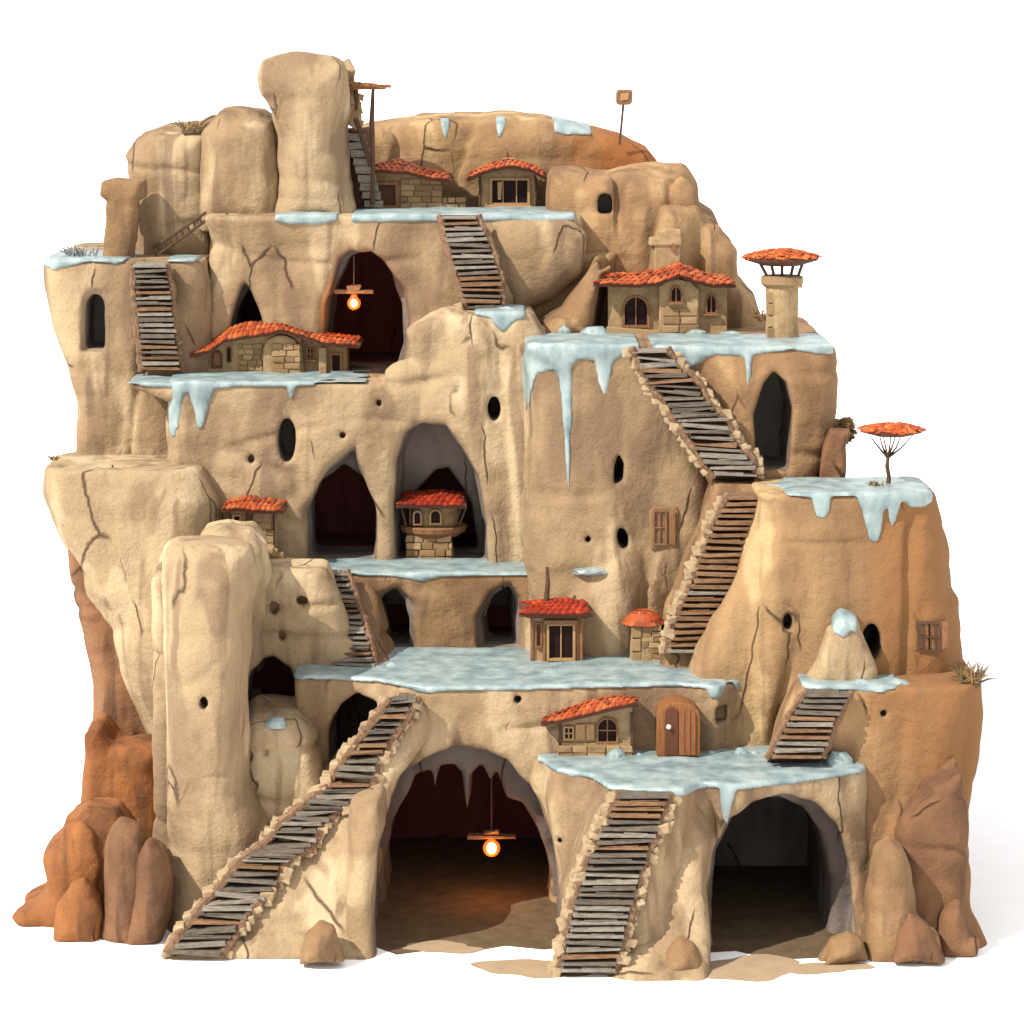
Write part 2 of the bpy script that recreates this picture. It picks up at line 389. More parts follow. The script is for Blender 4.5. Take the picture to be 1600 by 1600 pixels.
# ------------------------------------------------------------------ ground
bm = bmesh.new()
vs = [bm.verts.new(v) for v in ((-4000, -400, 0), (4000, -400, 0), (4000, 9000, 0), (-4000, 9000, 0))]; bm.faces.new(vs)
g = from_bm('ground', bm, M['snow_ground']); g['kind'] = 'structure'
def patch(pts, mat, z):
    bm = bmesh.new(); vs = [bm.verts.new((G(x, y, z))) for x, y in pts]; bm.faces.new(vs)
    o = from_bm('sand_patch', bm, mat); o['kind'] = 'structure'; return o
def blob(cx, cy, rx, ry, seed, n=40):
    r_ = random.Random(seed); ph = [r_.uniform(0, 6.28) for _ in range(4)]
    out = []
    for i in range(n):
        a = 2 * PI * i / n; k = 1 + .16 * math.sin(2 * a + ph[0]) + .12 * math.sin(3 * a + ph[1]) + .07 * math.sin(7 * a + ph[2])
        out.append((cx + rx * k * math.cos(a), cy + ry * k * math.sin(a)))
    return out
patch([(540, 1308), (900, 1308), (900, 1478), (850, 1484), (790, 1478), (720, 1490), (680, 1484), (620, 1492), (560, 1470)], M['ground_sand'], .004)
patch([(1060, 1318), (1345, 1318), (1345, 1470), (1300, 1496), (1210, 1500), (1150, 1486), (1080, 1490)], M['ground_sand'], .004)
patch(blob(850, 1512, 92, 17, 3), M['path_sand'], .008)
patch(blob(1165, 1513, 88, 18, 5), M['path_sand'], .012)
patch(blob(1285, 1512, 70, 9, 9), M['path_sand'], .016)
patch(blob(690, 1480, 60, 9, 2), M['path_sand'], .02)
# ------------------------------------------------------------------ caves and openings
carve('bigr', [(602, 1560), (594, 1440), (588, 1380), (602, 1290), (630, 1228), (675, 1190), (735, 1178), (790, 1198), (832, 1250), (856, 1310), (868, 1400), (864, 1560)], 3.5, -4, 6.2, taper=.0, k=.6, rough=.4)
CARVES['bigr']['grow'] = .15
carve('big', [(618, 1560), (606, 1440), (600, 1390), (612, 1310), (636, 1262), (652, 1232), (668, 1224), (678, 1252), (688, 1218), (708, 1212), (718, 1225), (729, 1300), (738, 1228), (752, 1212), (766, 1240), (776, 1222), (790, 1262), (816, 1272), (840, 1320), (856, 1400), (852, 1560)], 5.0, -4, 15.5, taper=.0, k=.3, rough=.25)
CARVES['big']['grow'] = .1
carve('archrr', [(1108, 1570), (1114, 1440), (1122, 1345), (1146, 1290), (1180, 1264), (1222, 1254), (1268, 1264), (1308, 1302), (1330, 1370), (1334, 1440), (1318, 1570)], 0, -6, 2.2, taper=.0, k=.5, rough=.3)
CARVES['archrr']['grow'] = .2
carve('archr', [(1118, 1570), (1122, 1440), (1130, 1350), (1154, 1300), (1184, 1276), (1222, 1268), (1258, 1282), (1286, 1320), (1302, 1400), (1292, 1570)], .8, -6, 11.5, taper=.0, k=.4, rough=.2)
CARVES['archr']['grow'] = .15
carve('g1r', [(478, 905), (470, 800), (500, 735), (545, 690), (562, 682), (580, 740), (598, 800), (600, 905)], 13.7, 10, 15.0, zmin=Z6, k=.6, taper=.15)
carve('g1', [(497, 905), (486, 860), (484, 800), (500, 758), (535, 734), (565, 752), (586, 790), (586, 850), (580, 905)], 14.3, 10, 21, zmin=Z6, k=.3)
carve('g2r', [(612, 905), (607, 800), (612, 720), (630, 672), (660, 657), (700, 660), (722, 690), (750, 740), (765, 820), (768, 905)], 13.7, 10, 16.5, zmin=Z6, k=.5, taper=.10)
carve('g2', [(640, 905), (640, 790), (680, 742), (700, 738), (735, 800), (745, 850), (745, 905)], 15.5, 10, 21, zmin=Z6, k=.3)
carve('h1r', [(490, 600), (500, 480), (520, 400), (545, 378), (600, 400), (640, 450), (648, 500), (640, 600)], 17.7, 14, 19, zmin=Z7, k=.5, taper=.12)
carve('h1', [(500, 600), (515, 470), (545, 405), (580, 392), (606, 425), (625, 480), (628, 540), (610, 600)], 18, 14, 26, zmin=Z7, k=.4)
carve('h2r', [(335, 600), (350, 500), (368, 440), (384, 423), (400, 450), (420, 500), (430, 600)], 17.7, 14, 18.6, zmin=Z7, k=.5, taper=.15)
carve('h2', [(360, 600), (370, 490), (385, 455), (398, 480), (415, 530), (415, 600)], 18, 14, 23, zmin=Z7, k=.3)
carve('f1', [(590, 1020), (592, 960), (603, 940), (616, 930), (628, 945), (637, 970), (636, 1020)], 11, 8, 15.8, zmin=Z2, k=.35)
carve('f1r', [(578, 1020), (582, 950), (600, 932), (622, 922), (650, 945), (652, 1020)], 10.8, 8, 11.4, zmin=Z2, k=.35, taper=.1)
carve('f2', [(758, 1030), (752, 975), (768, 940), (795, 922), (806, 940), (805, 1030)], 11, 8, 15.6, zmin=Z2, k=.35, taper=.05)
carve('o1r', [(366, 1160), (374, 1080), (392, 1032), (425, 1018), (458, 1036), (472, 1090), (462, 1160)], 7.9, 3, 9.2, k=.3, taper=.15)
carve('o1', [(375, 1150), (382, 1080), (398, 1040), (425, 1030), (452, 1046), (462, 1090), (455, 1150)], 7.9, 3, 12, k=.35, taper=.02)
carve('b1', [(512, 1225), (512, 1160), (530, 1118), (556, 1098), (585, 1106), (598, 1140), (575, 1225)], 4.3, 0, 11, k=.4, taper=.02)
carve('b1r', [(500, 1240), (503, 1160), (522, 1112), (552, 1090), (590, 1100), (606, 1140), (590, 1240)], 4.3, 0, 5.6, k=.3, taper=.15)
carve('f2r', [(745, 1030), (744, 968), (765, 930), (798, 915), (814, 935), (815, 1030)], 10.8, 8, 11.5, zmin=Z2, k=.35, taper=.1)
for k_ in ('f1r', 'f2r', 'b1r', 'o1r', 'g1r', 'g2r', 'h1r', 'h2r'): CARVES[k_]['grow'] = .22
for k_ in ('f1', 'f2', 'b1', 'o1'): CARVES[k_]['grow'] = .12
carve('w_i', arch(133, 162, 460, 545, point=.5), 17, 14, 19.5, k=.15, rough=.12)
carve('w_ir', arch(128, 165, 450, 548, point=.5), 17, 14, 17.1, k=.15, rough=.12)
carve('w_k', arch(934, 957, 302, 334), 19.5, 16, 21, k=.1, rough=.02)
carve('w_e2', [(1185, 735), (1180, 650), (1195, 600), (1210, 583), (1228, 600), (1238, 640), (1232, 735)], 9.3, 6, 13.5, k=.25, rough=.15)
carve('w_g1', ellipse(447, 690, 14, 34), 13.7, 10, 16, k=.15, rough=.12)
carve('w_g2', ellipse(772, 638, 10, 19), 13.7, 10, 16, k=.15, rough=.08)
carve('w_e1', [(958, 760), (960, 730), (966, 708), (976, 725), (974, 750)], 10.4, 7, 13.5, k=.15, rough=.05)
carve('w_e3', ellipse(973, 841, 9, 18, rot=-.2), 10.4, 7, 13.5, k=.15, rough=.05)
carve('w_d1', ellipse(1362, 1003, 17, 30), 4.6, 1, 8.0, k=.2, rough=.08)
carve('w_d2', ellipse(1231, 972, 8, 14), 4.6, 1, 6, k=.1, rough=.03)
carve('w_b', [(1118, 1105), (1136, 1105), (1136, 1130), (1118, 1130)], 4.3, 0, 7, k=.1, rough=.02)
for i, (x, y, rx, ry, Y) in enumerate([(592, 630, 5, 6, 13.7), (392, 718, 6, 7, 13.7), (282, 809, 6, 7, 13.7), (267, 820, 4, 4, 13.7), (535, 681, 6, 6, 13.7)]):
    carve('dg%d' % i, ellipse(x, y, rx, ry, 8), Y, Y - 3, Y + .7, k=.08, rough=0)
for i, (x, y, rx, ry, Y) in enumerate([(427, 951, 7, 12, 7.9), (440, 994, 6, 9, 7.9), (472, 938, 10, 8, 7.9)]):
    carve('do%d' % i, ellipse(x, y, rx, ry, 8), Y, Y - 3, Y + .6, k=.08, rough=0)
carve('dl', ellipse(319, 1097, 7, 11, 8), 2.3, -1, 3.2, k=.08, rough=0)
carve('dp', ellipse(413, 1181, 5, 6, 8), 3.8, 1, 4.5, k=.08, rough=0)
carve('db1', ellipse(809, 1094, 7, 7, 8), 4.0, 0, 4.9, k=.08, rough=0)
carve('dc1', ellipse(1382, 1117, 6, 6, 8), 2.4, -1, 3.4, k=.08, rough=0)
carve('da1', ellipse(875, 1310, 5, 5, 8), 2.0, -1, 3.4, k=.08, rough=0)
carve('de1', ellipse(919, 843, 5, 6, 8), 10.4, 7, 11.3, k=.08, rough=0)

# ------------------------------------------------------------------ rock masses, front to back
A_plan = planpx(Z1, [(848, 1188), (872, 1202), (925, 1211), (955, 1230), (1000, 1236), (1065, 1236), (1092, 1224), (1160, 1228), (1240, 1219), (1362, 1202)], 14)
block([(838, 1130), (1362, 1130), (1362, 1290), (1374, 1350), (1380, 1420), (1392, 1560), (838, 1560), (858, 1450), (880, 1392), (864, 1320), (840, 1250)], 0.5, 14, 'sand',
      levels=[(0, 1600, Z1)], plan=A_plan, flare=1.7, zf=1.2, amp=.4, carves=('archr', 'archrr', 'big', 'bigr', 'da1'), r=.55, seed=1,
      ices=[dict(p=[(848, 1100), (1364, 1100), (1364, 1226), (1150, 1228), (1142, 1262), (1135, 1290), (1126, 1262), (1122, 1228), (1060, 1232), (970, 1232), (955, 1227), (840, 1227)], Y=0, yb=5.5,
                 label='wide blue ice sheet on the lowest terrace, between the red door and the front staircase')])
block([(958, 1232), (1068, 1232), (1092, 1262), (1108, 1330), (1100, 1400), (1120, 1470), (1140, 1545), (842, 1545), (850, 1460), (896, 1390), (925, 1310), (940, 1260)], -1.9, 4, 'sand',
      slope=.16, slope_z=0, levels=[(0, 1600, Z1 - .05)], amp=.3, r=.6, flare=.5, zf=.8, seed=2, carves=('archr', 'archrr', 'big', 'bigr'))
B_plan = planpx(Z2, [(455, 1060), (520, 1058), (600, 1064), (670, 1076), (780, 1075), (900, 1073), (1060, 1069), (1120, 1074), (1186, 1056)], 20)
block([(452, 1000), (1190, 1000), (1194, 1120), (1188, 1200), (1184, 1560), (440, 1560), (452, 1400), (456, 1300), (452, 1150)], 3.8, 10.5, 'sand',
      levels=[(0, 1600, Z2)], plan=B_plan, flare=3.2, zf=1.6, amp=.36, carves=('big', 'bigr', 'archr', 'o1', 'b1', 'b1r', 'w_b', 'db1'), r=.7, seed=3,
      ices=[dict(p=[(440, 1000), (1200, 1000), (1190, 1062), (1180, 1078), (1172, 1092), (1160, 1100), (1150, 1080), (1140, 1076), (1128, 1096), (1112, 1096), (1105, 1082), (900, 1082), (700, 1083), (655, 1086), (600, 1082), (440, 1082)], Y=3.6, yb=11.5,
                 label='broad blue ice sheet on the middle terrace, below the small red-roofed kiosk')])
block([(262, 1478), (330, 1420), (395, 1350), (470, 1280), (520, 1235), (560, 1205), (600, 1150), (628, 1116), (652, 1112), (662, 1160), (618, 1230), (600, 1320), (592, 1420), (600, 1550), (248, 1550)], 1.5, 7, 'pale',
      slope=.42, slope_z=3.0, amp=.33, r=.6, flare=1.2, zf=1.0, seed=4, carves=('big', 'bigr'))
block([(1205, 1195), (1238, 1110), (1262, 1050), (1545, 1050), (1538, 1150), (1528, 1220), (1510, 1290), (1514, 1360), (1506, 1420), (1518, 1480), (1522, 1560), (1195, 1560)], 2.5, 9, 'tan_r',
      levels=[(0, 1600, Z3)], flare=2.4, zf=1.6, amp=.66, r=1.0, bow=1.0, seed=5, carves=('archr', 'archrr', 'dc1'),
      ices=[dict(p=[(1255, 1000), (1425, 1000), (1418, 1070), (1380, 1082), (1340, 1080), (1300, 1082), (1262, 1084), (1254, 1078)], Y=2.5, yb=6, t=.12,
                 label='small blue ice patch at the head of the right-hand staircase, before the pale cone rock')])
block([(1158, 700), (1466, 700), (1470, 840), (1478, 940), (1492, 962), (1494, 1080), (1500, 1300), (1100, 1300), (1088, 1100), (1100, 1040), (1150, 920), (1188, 790)], 4.6, 9.2, 'sand_r',
      levels=[(0, 1600, Z4)], amp=.68, r=1.0, bow=.8, seed=6, carves=('w_d1', 'w_d2'), zbot=6.5,
      ices=[dict(p=[(1170, 700), (1470, 700), (1462, 790), (1445, 800), (1425, 797), (1412, 785), (1405, 815), (1398, 830), (1390, 815), (1386, 786), (1382, 830), (1374, 852), (1360, 850), (1348, 800), (1340, 778), (1300, 778), (1296, 800), (1288, 812), (1276, 808), (1268, 780), (1220, 775), (1172, 774)], Y=4.4, yb=9,
                 label='blue ice sheet with thick drips on the right terrace, below the orange flat-topped tree')])
block([(1120, 760), (1200, 760), (1196, 800), (1160, 900), (1118, 1060), (1025, 1060), (1050, 960), (1080, 880), (1108, 800)], 7.5, 14, 'tan', slope=.04, slope_z=9.6, levels=[(0, 1600, Z4)], amp=.3, r=.6, seed=7, zbot=8)
block([(808, 575), (816, 500), (1000, 500), (1038, 620), (1080, 690), (1118, 750), (1140, 790), (1095, 900), (1055, 1060), (835, 1100), (832, 900), (805, 720)], 10.4, 24, 'sand',
      levels=[(0, 1600, Z5)], amp=.85, r=1.0, bow=.6, seed=8, zbot=9, carves=('w_e1', 'w_e3', 'de1'), colw=1.9,
      ices=[dict(p=[(825, 500), (1003, 500), (1000, 550), (975, 556), (960, 566), (955, 600), (946, 630), (934, 600), (928, 566), (905, 562), (893, 575), (895, 640), (893, 700), (889, 785), (881, 700), (877, 640), (874, 600), (866, 582), (840, 590), (832, 620), (824, 662), (818, 620), (816, 570)], Y=10.2, yb=15,
                 label='blue ice sheet with the longest icicles, on the tall column left of the stone villa')])
block([(1008, 500), (1308, 500), (1313, 640), (1302, 712), (1284, 765), (1284, 1000), (1112, 1000), (1116, 765), (1085, 705), (1046, 632), (1015, 570)], 9.6, 24, 'tan_r',
      levels=[(0, 1600, Z5)], amp=.4, r=.9, bow=.6, seed=9, zbot=14, carves=('w_e2',),
      ices=[dict(p=[(1020, 500), (1312, 500), (1306, 558), (1240, 550), (1178, 556), (1174, 590), (1168, 606), (1164, 560), (1125, 556), (1105, 562), (1096, 572), (1080, 578), (1078, 600), (1070, 575), (1050, 572), (1022, 560)], Y=9.1, yb=15,
                 label='thin blue ice sheet before the stone villa, right of the crooked staircase')])
block([(560, 850), (842, 850), (842, 1100), (480, 1100), (480, 850)], 11.2, 15, 'tan', levels=[(0, 1600, Z6)], amp=.35, r=.6, seed=10, zbot=8.5, carves=('f1', 'f1r', 'f2', 'f2r'),
      ices=[dict(p=[(498, 830), (842, 830), (838, 899), (760, 900), (690, 902), (660, 910), (630, 902), (600, 900), (500, 899)], Y=11.2, yb=14.5, t=.13,
                 label='narrow blue ice sheet before the two middle caves, under the balcony tower')])
block([(384, 905), (410, 888), (440, 884), (505, 884), (520, 930), (540, 1000), (562, 1068), (458, 1072), (458, 1160), (384, 1160)], 7.9, 11, 'pale', amp=.34, r=.7, levels=[(0, 1600, 13.5)], seed=11, zbot=6, carves=('o1', 'o1r', 'do0', 'do1', 'do2'))
block([(488, 885), (560, 885), (585, 960), (608, 1060), (500, 1060)], 8.5, 15, 'tan', slope=1.0, slope_z=9.7, amp=.2, r=.5, levels=[(0, 1600, Z6)], seed=12, zbot=8.5)
block([(376, 1145), (392, 1132), (462, 1130), (490, 1160), (500, 1260), (480, 1400), (400, 1400), (380, 1230)], 4.2, 9, 'pale', amp=.2, r=.6, seed=13, zbot=2, carves=('dp',))
G_levels = [(0, 598, Z7), (722, 1600, Z11)]
block([(262, 560), (588, 560), (592, 590), (612, 572), (640, 560), (636, 520), (662, 498), (690, 482), (730, 478), (733, 450), (832, 450), (835, 540), (842, 1000), (200, 1000), (205, 800), (262, 730)], 13.7, 18.2, 'pale',
      levels=G_levels, amp=.5, r=.8, seed=14, zbot=10.5, carves=('g1', 'g1r', 'g2', 'g2r', 'f1', 'f2', 'w_g1', 'w_g2', 'dg0', 'dg1', 'dg2', 'dg3', 'dg4'),
      ices=[dict(p=[(245, 540), (580, 540), (575, 600), (492, 601), (490, 604), (462, 606), (458, 622), (452, 630), (446, 606), (380, 606), (335, 608), (326, 630), (318, 668), (308, 675), (302, 640), (293, 614), (284, 620), (278, 660), (270, 690), (262, 675), (255, 630), (250, 606)], Y=13.5, yb=18.5,
                 label='blue ice sheet with two long icicles before the low curved-roof house on the left'),
            dict(p=[(738, 440), (826, 440), (822, 496), (800, 505), (786, 522), (772, 508), (766, 496), (740, 494)], Y=13.5, yb=17,
                 label='small pointed blue ice patch at the foot of the upper central staircase')])
# ledge carrying the left end of the long ice sheet
block([(178, 575), (300, 575), (300, 612), (262, 628), (205, 606)], 13.9, 19, 'sand', levels=[(0, 1600, Z7 - .05)], amp=.1, r=.2, seed=15, zbot=18.6,
      ices=[dict(p=[(170, 540), (300, 540), (300, 606), (240, 606), (200, 602), (176, 596)], Y=13.8, yb=18, t=.2, label='rounded left tip of the long ice shelf at the foot of the left plank stairs')])
block([(315, 300), (890, 300), (912, 345), (905, 420), (850, 470), (800, 500), (790, 640), (310, 640)], 17.7, 23, 'sand',
      levels=[(0, 1600, Z10)], amp=.5, r=.9, seed=16, zbot=20, carves=('h1', 'h1r', 'h2', 'h2r'),
      ices=[dict(p=[(545, 290), (905, 290), (900, 346), (850, 348), (846, 360), (838, 370), (832, 358), (826, 348), (780, 347), (700, 347), (600, 347), (548, 348)], Y=17.5, yb=25,
                 label='thin blue ice sheet on the top terrace, before the two highest houses'),
            dict(p=[(430, 290), (528, 290), (528, 345), (500, 352), (450, 352), (428, 346)], Y=17.5, yb=19.3, t=.2,
                 label='oval blue ice patch on the rim at the foot of the tall rock tower')])
block([(762, 345), (800, 332), (890, 334), (915, 370), (908, 430), (860, 470), (800, 492), (772, 430)], 17.2, 20, 'sand', amp=.2, r=1.0, levels=[(0, 1600, Z10 - .15)], seed=17, zbot=22.5)
block([(840, 520), (880, 490), (915, 440), (935, 410), (952, 420), (945, 470), (930, 540), (850, 545)], 15.2, 19, 'tan', amp=.25, r=.8, seed=18, zbot=22)
block([(60, 380), (316, 380), (320, 640), (300, 760), (112, 760), (112, 640), (95, 580), (75, 520), (62, 450)], 17, 29, 'sand',
      levels=[(0, 1600, Z9)], amp=.4, r=1.1, seed=19, zbot=16.5, carves=('w_i', 'w_ir'),
      ices=[dict(p=[(55, 360), (190, 360), (200, 408), (180, 414), (140, 410), (110, 416), (84, 424), (62, 416)], Y=16.8, yb=22, t=.2,
                 label='pale ice patch on the left tower rim above the arched window'),
            dict(p=[(248, 360), (316, 360), (316, 404), (300, 412), (262, 410), (246, 404)], Y=16.8, yb=19.5, t=.2,
                 label='small ice patch on the left tower rim, right of the plank stairs')])
block([(62, 700), (300, 700), (332, 800), (332, 1250), (252, 1230), (215, 1120), (192, 1050), (186, 985), (142, 930), (132, 895), (85, 825), (60, 775)], 12, 18, 'pale',
      levels=[(0, 1600, Z8)], amp=.5, r=1.5, seed=20, zbot=4)
block([(86, 850), (98, 930), (115, 1010), (138, 1080), (140, 1160), (125, 1290), (112, 1460), (332, 1460), (332, 800), (200, 800)], 12.8, 24, 'brown', amp=.5, r=1.2, seed=21)
block([(245, 868), (262, 850), (320, 846), (384, 866), (396, 900), (386, 1000), (378, 1100), (382, 1240), (430, 1330), (440, 1560), (252, 1560), (250, 1200), (242, 1000), (240, 930)], 2.3, 6, 'pale',
      name='rock_column', label='tall pale rock column with a flat cap, left of the long plank staircase', cat='rock column', levels=[(0, 1600, 15.45)],
      amp=.42, r=1.5, bow=.8, flare=.9, zf=1.2, seed=22, carves=('dl',))
block([(298, 870), (312, 848), (345, 838), (382, 842), (402, 866), (408, 905), (396, 1000), (298, 1000)], 5.6, 10.5, 'pale', amp=.2, r=1.0, seed=23, zbot=8)
block([(240, 905), (398, 905), (402, 1010), (396, 1560), (240, 1560)], 6.4, 12.5, 'pale', amp=.2, r=.6, seed=67, carves=('o1', 'o1r'), h=.14)
# top masses
block([(545, 206), (600, 197), (640, 192), (700, 187), (780, 185), (850, 190), (910, 200), (965, 215), (1015, 240), (1034, 262), (1040, 400), (530, 400)], 26, 34, 'top_r', colw=4, amp=.16, r=1.1, seed=24, zbot=26,
      ices=[dict(p=[(686, 185), (703, 185), (702, 205), (696, 222), (690, 205)], Y=26, yb=29, label='left one of two short icicles hanging from the summit rim'),
            dict(p=[(775, 183), (791, 183), (788, 200), (780, 222), (776, 205)], Y=26, yb=29, label='right one of two short icicles hanging from the summit rim'),
            dict(p=[(862, 170), (925, 180), (925, 212), (890, 210), (866, 208)], Y=26, yb=31, t=.14, label='blue ice patch on the summit slope left of the square lamp')])
block([(868, 278), (1000, 276), (1068, 280), (1084, 300), (1090, 340), (1090, 560), (860, 560)], 19.5, 30, 'tan_r', amp=.4, r=1.0, seed=26, zbot=21, carves=('w_k',))
block([(1040, 330), (1088, 324), (1120, 350), (1130, 375), (1150, 395), (1152, 440), (1175, 470), (1192, 520), (1192, 560), (1000, 560)], 18.5, 28, 'tan', amp=.38, r=1.0, seed=27, zbot=21)
block([(190, 245), (212, 218), (260, 206), (325, 204), (328, 420), (206, 420), (200, 300)], 20.5, 28, 'sand', name='rock_column', label='broad drum-shaped pale rock behind the small ladder', cat='rock column', amp=.35, r=1.5, seed=28, zbot=24.9)
block([(318, 205), (345, 186), (400, 180), (422, 190), (432, 240), (436, 360), (318, 360)], 20, 26, 'sand', name='rock_column', label='pale rock column leaning against the left side of the tall rock tower', cat='rock column', amp=.4, r=1.2, seed=29, zbot=26.9)
block([(398, 118), (408, 98), (450, 86), (500, 83), (540, 92), (551, 112), (545, 150), (533, 200), (532, 260), (548, 360), (422, 360), (436, 290), (434, 215), (424, 172), (406, 148)], 19.3, 23.5, 'pale', name='rock_tower', label='tallest pale rock tower with a flared head on the summit', cat='rock tower', amp=.26, r=1.6, seed=30, zbot=27, h=.1)
block([(545, 206), (572, 205), (590, 340), (552, 345)], 22.5, 25, 'brown', amp=.15, r=.4, seed=31, zbot=27)
# boulders and spires standing on the ground
def boulder(pts, Y, th, mat, label, seed, **kw):
    kw.setdefault('r', .7); kw.setdefault('zbot', -.3)
    block(pts, Y, Y + th, mat, name='boulder', label=label, cat='boulder', amp=kw.pop('amp', .2), seed=seed, **kw)
def spire(pts, Y, th, mat, label, seed, **kw):
    kw.setdefault('r', .7)
    block(pts, Y, Y + th, mat, name='rock_spire', label=label, cat='rock spire', amp=.3, seed=seed, **kw)
spire([(130, 1152), (150, 1146), (170, 1170), (240, 1180), (250, 1260), (240, 1460), (100, 1460), (105, 1330), (125, 1280)], 10, 5, 'orange', 'orange rock spire rising at the left edge under the dark overhang', 32)
block([(20, 1438), (50, 1427), (75, 1405), (72, 1372), (66, 1348), (96, 1325), (100, 1300), (125, 1285), (170, 1290), (200, 1330), (200, 1490), (80, 1462), (30, 1450)], 3.2, 7.5, 'orange', name='rock_spire', label='jagged orange rock spur pointing left at the foot of the cliff', cat='rock spire', amp=.22, r=.6, seed=33)
block([(552, 1275), (588, 1262), (604, 1310), (592, 1400), (606, 1480), (628, 1560), (540, 1560)], -.2, 3.5, 'sand', amp=.2, r=.6, flare=.5, zf=.8, seed=64, carves=('big', 'bigr'))
boulder([(85, 1475), (90, 1420), (105, 1385), (128, 1376), (148, 1392), (152, 1440), (146, 1480)], 1.2, 1.8, 'orange', 'leftmost small rounded orange boulder', 34)
boulder([(136, 1485), (158, 1440), (158, 1350), (166, 1315), (182, 1303), (205, 1312), (222, 1340), (222, 1400), (210, 1485)], 1.0, 2.2, 'brown', 'tall brown boulder with a rounded head, between the orange and dark ones', 35)
boulder([(196, 1485), (210, 1400), (215, 1345), (230, 1325), (250, 1340), (262, 1380), (262, 1430), (246, 1485)], .8, 2.2, 'brown', 'dark brown boulder leaning on the foot of the tall pale column', 36)
boulder([(468, 1512), (476, 1470), (497, 1452), (518, 1460), (533, 1508)], -2.2, 1.7, 'tan', 'small domed boulder right of the long left staircase', 37)
boulder([(1035, 1530), (1045, 1500), (1065, 1484), (1085, 1490), (1103, 1525)], -2.9, 1.4, 'tan', 'small grey boulder at the right foot of the front staircase', 38)
boulder([(1290, 1510), (1305, 1480), (1330, 1468), (1352, 1475), (1362, 1508)], -1.6, 1.6, 'tan', 'low boulder at the right foot of the right arch', 39)
boulder([(1362, 1510), (1366, 1400), (1376, 1340), (1396, 1322), (1415, 1338), (1424, 1380), (1430, 1440), (1462, 1470), (1470, 1510)], -1.2, 2.2, 'tan', 'tall grey-brown boulder right of the right arch', 40)
boulder([(1400, 1510), (1406, 1465), (1425, 1440), (1450, 1455), (1478, 1510)], -1.9, 1.4, 'brown', 'dark boulder before the tall grey-brown one', 41)
boulder([(1470, 1500), (1480, 1440), (1500, 1420), (1510, 1470), (1530, 1480), (1526, 1498)], -.6, 3, 'brown', 'small dark brown boulder at the right end of the cliff', 42)
block([(1412, 1290), (1460, 1230), (1512, 1205), (1522, 1290), (1520, 1360), (1514, 1420), (1526, 1480), (1530, 1560), (1370, 1560), (1400, 1400)], .3, 6, 'brown', amp=.3, r=.8, seed=66, flare=.6, zf=.8)
block([(1258, 1080), (1285, 1035), (1298, 985), (1318, 968), (1338, 975), (1350, 1010), (1368, 1050), (1370, 1080)], 3.4, 5.4, 'pale', name='rock_cone', label='pale cone-shaped rock with a snowy tip beside the round cave', cat='rock cone', amp=.18, r=.5, seed=43, zbot=9.5, h=.09,
      ices=[dict(p=[(1300, 940), (1345, 940), (1340, 992), (1330, 986), (1318, 997), (1303, 990)], Y=3.4, yb=7, label='small snow cap on the tip of the pale cone rock')])
block([(158, 286), (180, 281), (222, 284), (222, 306), (212, 314), (204, 420), (162, 420), (170, 312), (158, 304)], 18.6, 20.2, 'tan', name='rock_column', label='slim capped rock pillar at the left end of the upper terrace', cat='rock column', amp=.08, r=.35, seed=44, zbot=25, h=.08)

# inner rock behind the caves, their darkness painted in as deep maroon
CORE = ('big', 'archr', 'o1', 'b1')
block([(300, 1010), (1290, 1010), (1290, 1560), (300, 1560)], 9.5, 24, 'cave_shade', levels=[(0, 1600, 9.1)], amp=.25, r=.4, seed=50, carves=CORE, h=.17)
block([(1200, 1150), (1400, 1150), (1400, 1560), (1200, 1560)], 6.2, 20, 'cave_shade', levels=[(0, 1600, 6.6)], amp=.2, r=.4, seed=55, carves=('archr',), h=.17)
block([(270, 600), (835, 600), (835, 1050), (270, 1050)], 17.9, 26, 'cave_shade', levels=[(0, 1600, 20.3)], amp=.2, r=.4, seed=51, carves=('g1', 'g2', 'f1', 'f2'), h=.17, zbot=8.5)
block([(480, 880), (842, 880), (842, 1100), (480, 1100)], 14, 19, 'cave_shade', levels=[(0, 1600, 12.4)], amp=.1, r=.3, seed=53, carves=('f1', 'f2'), h=.17, zbot=8.5)
block([(330, 350), (890, 350), (890, 640), (330, 640)], 21.8, 31, 'cave_shade', levels=[(0, 1600, 27.4)], amp=.2, r=.4, seed=52, carves=('h1', 'h2'), h=.17, zbot=19)
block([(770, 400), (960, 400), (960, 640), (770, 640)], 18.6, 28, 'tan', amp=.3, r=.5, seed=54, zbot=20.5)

bpy.context.view_layer.update(); DG = bpy.context.evaluated_depsgraph_get()
def wallY(px, py, r=6):
    # depth of the finished rock face behind a spot, nearest of a few samples
    o = Vector((0, -D, HC)); best = []
    for dx in (-r, 0, r):
        for dy in (-r, 0, r):
            ok, loc, *_ = bpy.context.scene.ray_cast(DG, o, (P(px + dx, py + dy, 0) - o).normalized())
            if ok: best.append(loc.y)
    return sum(best) / len(best)
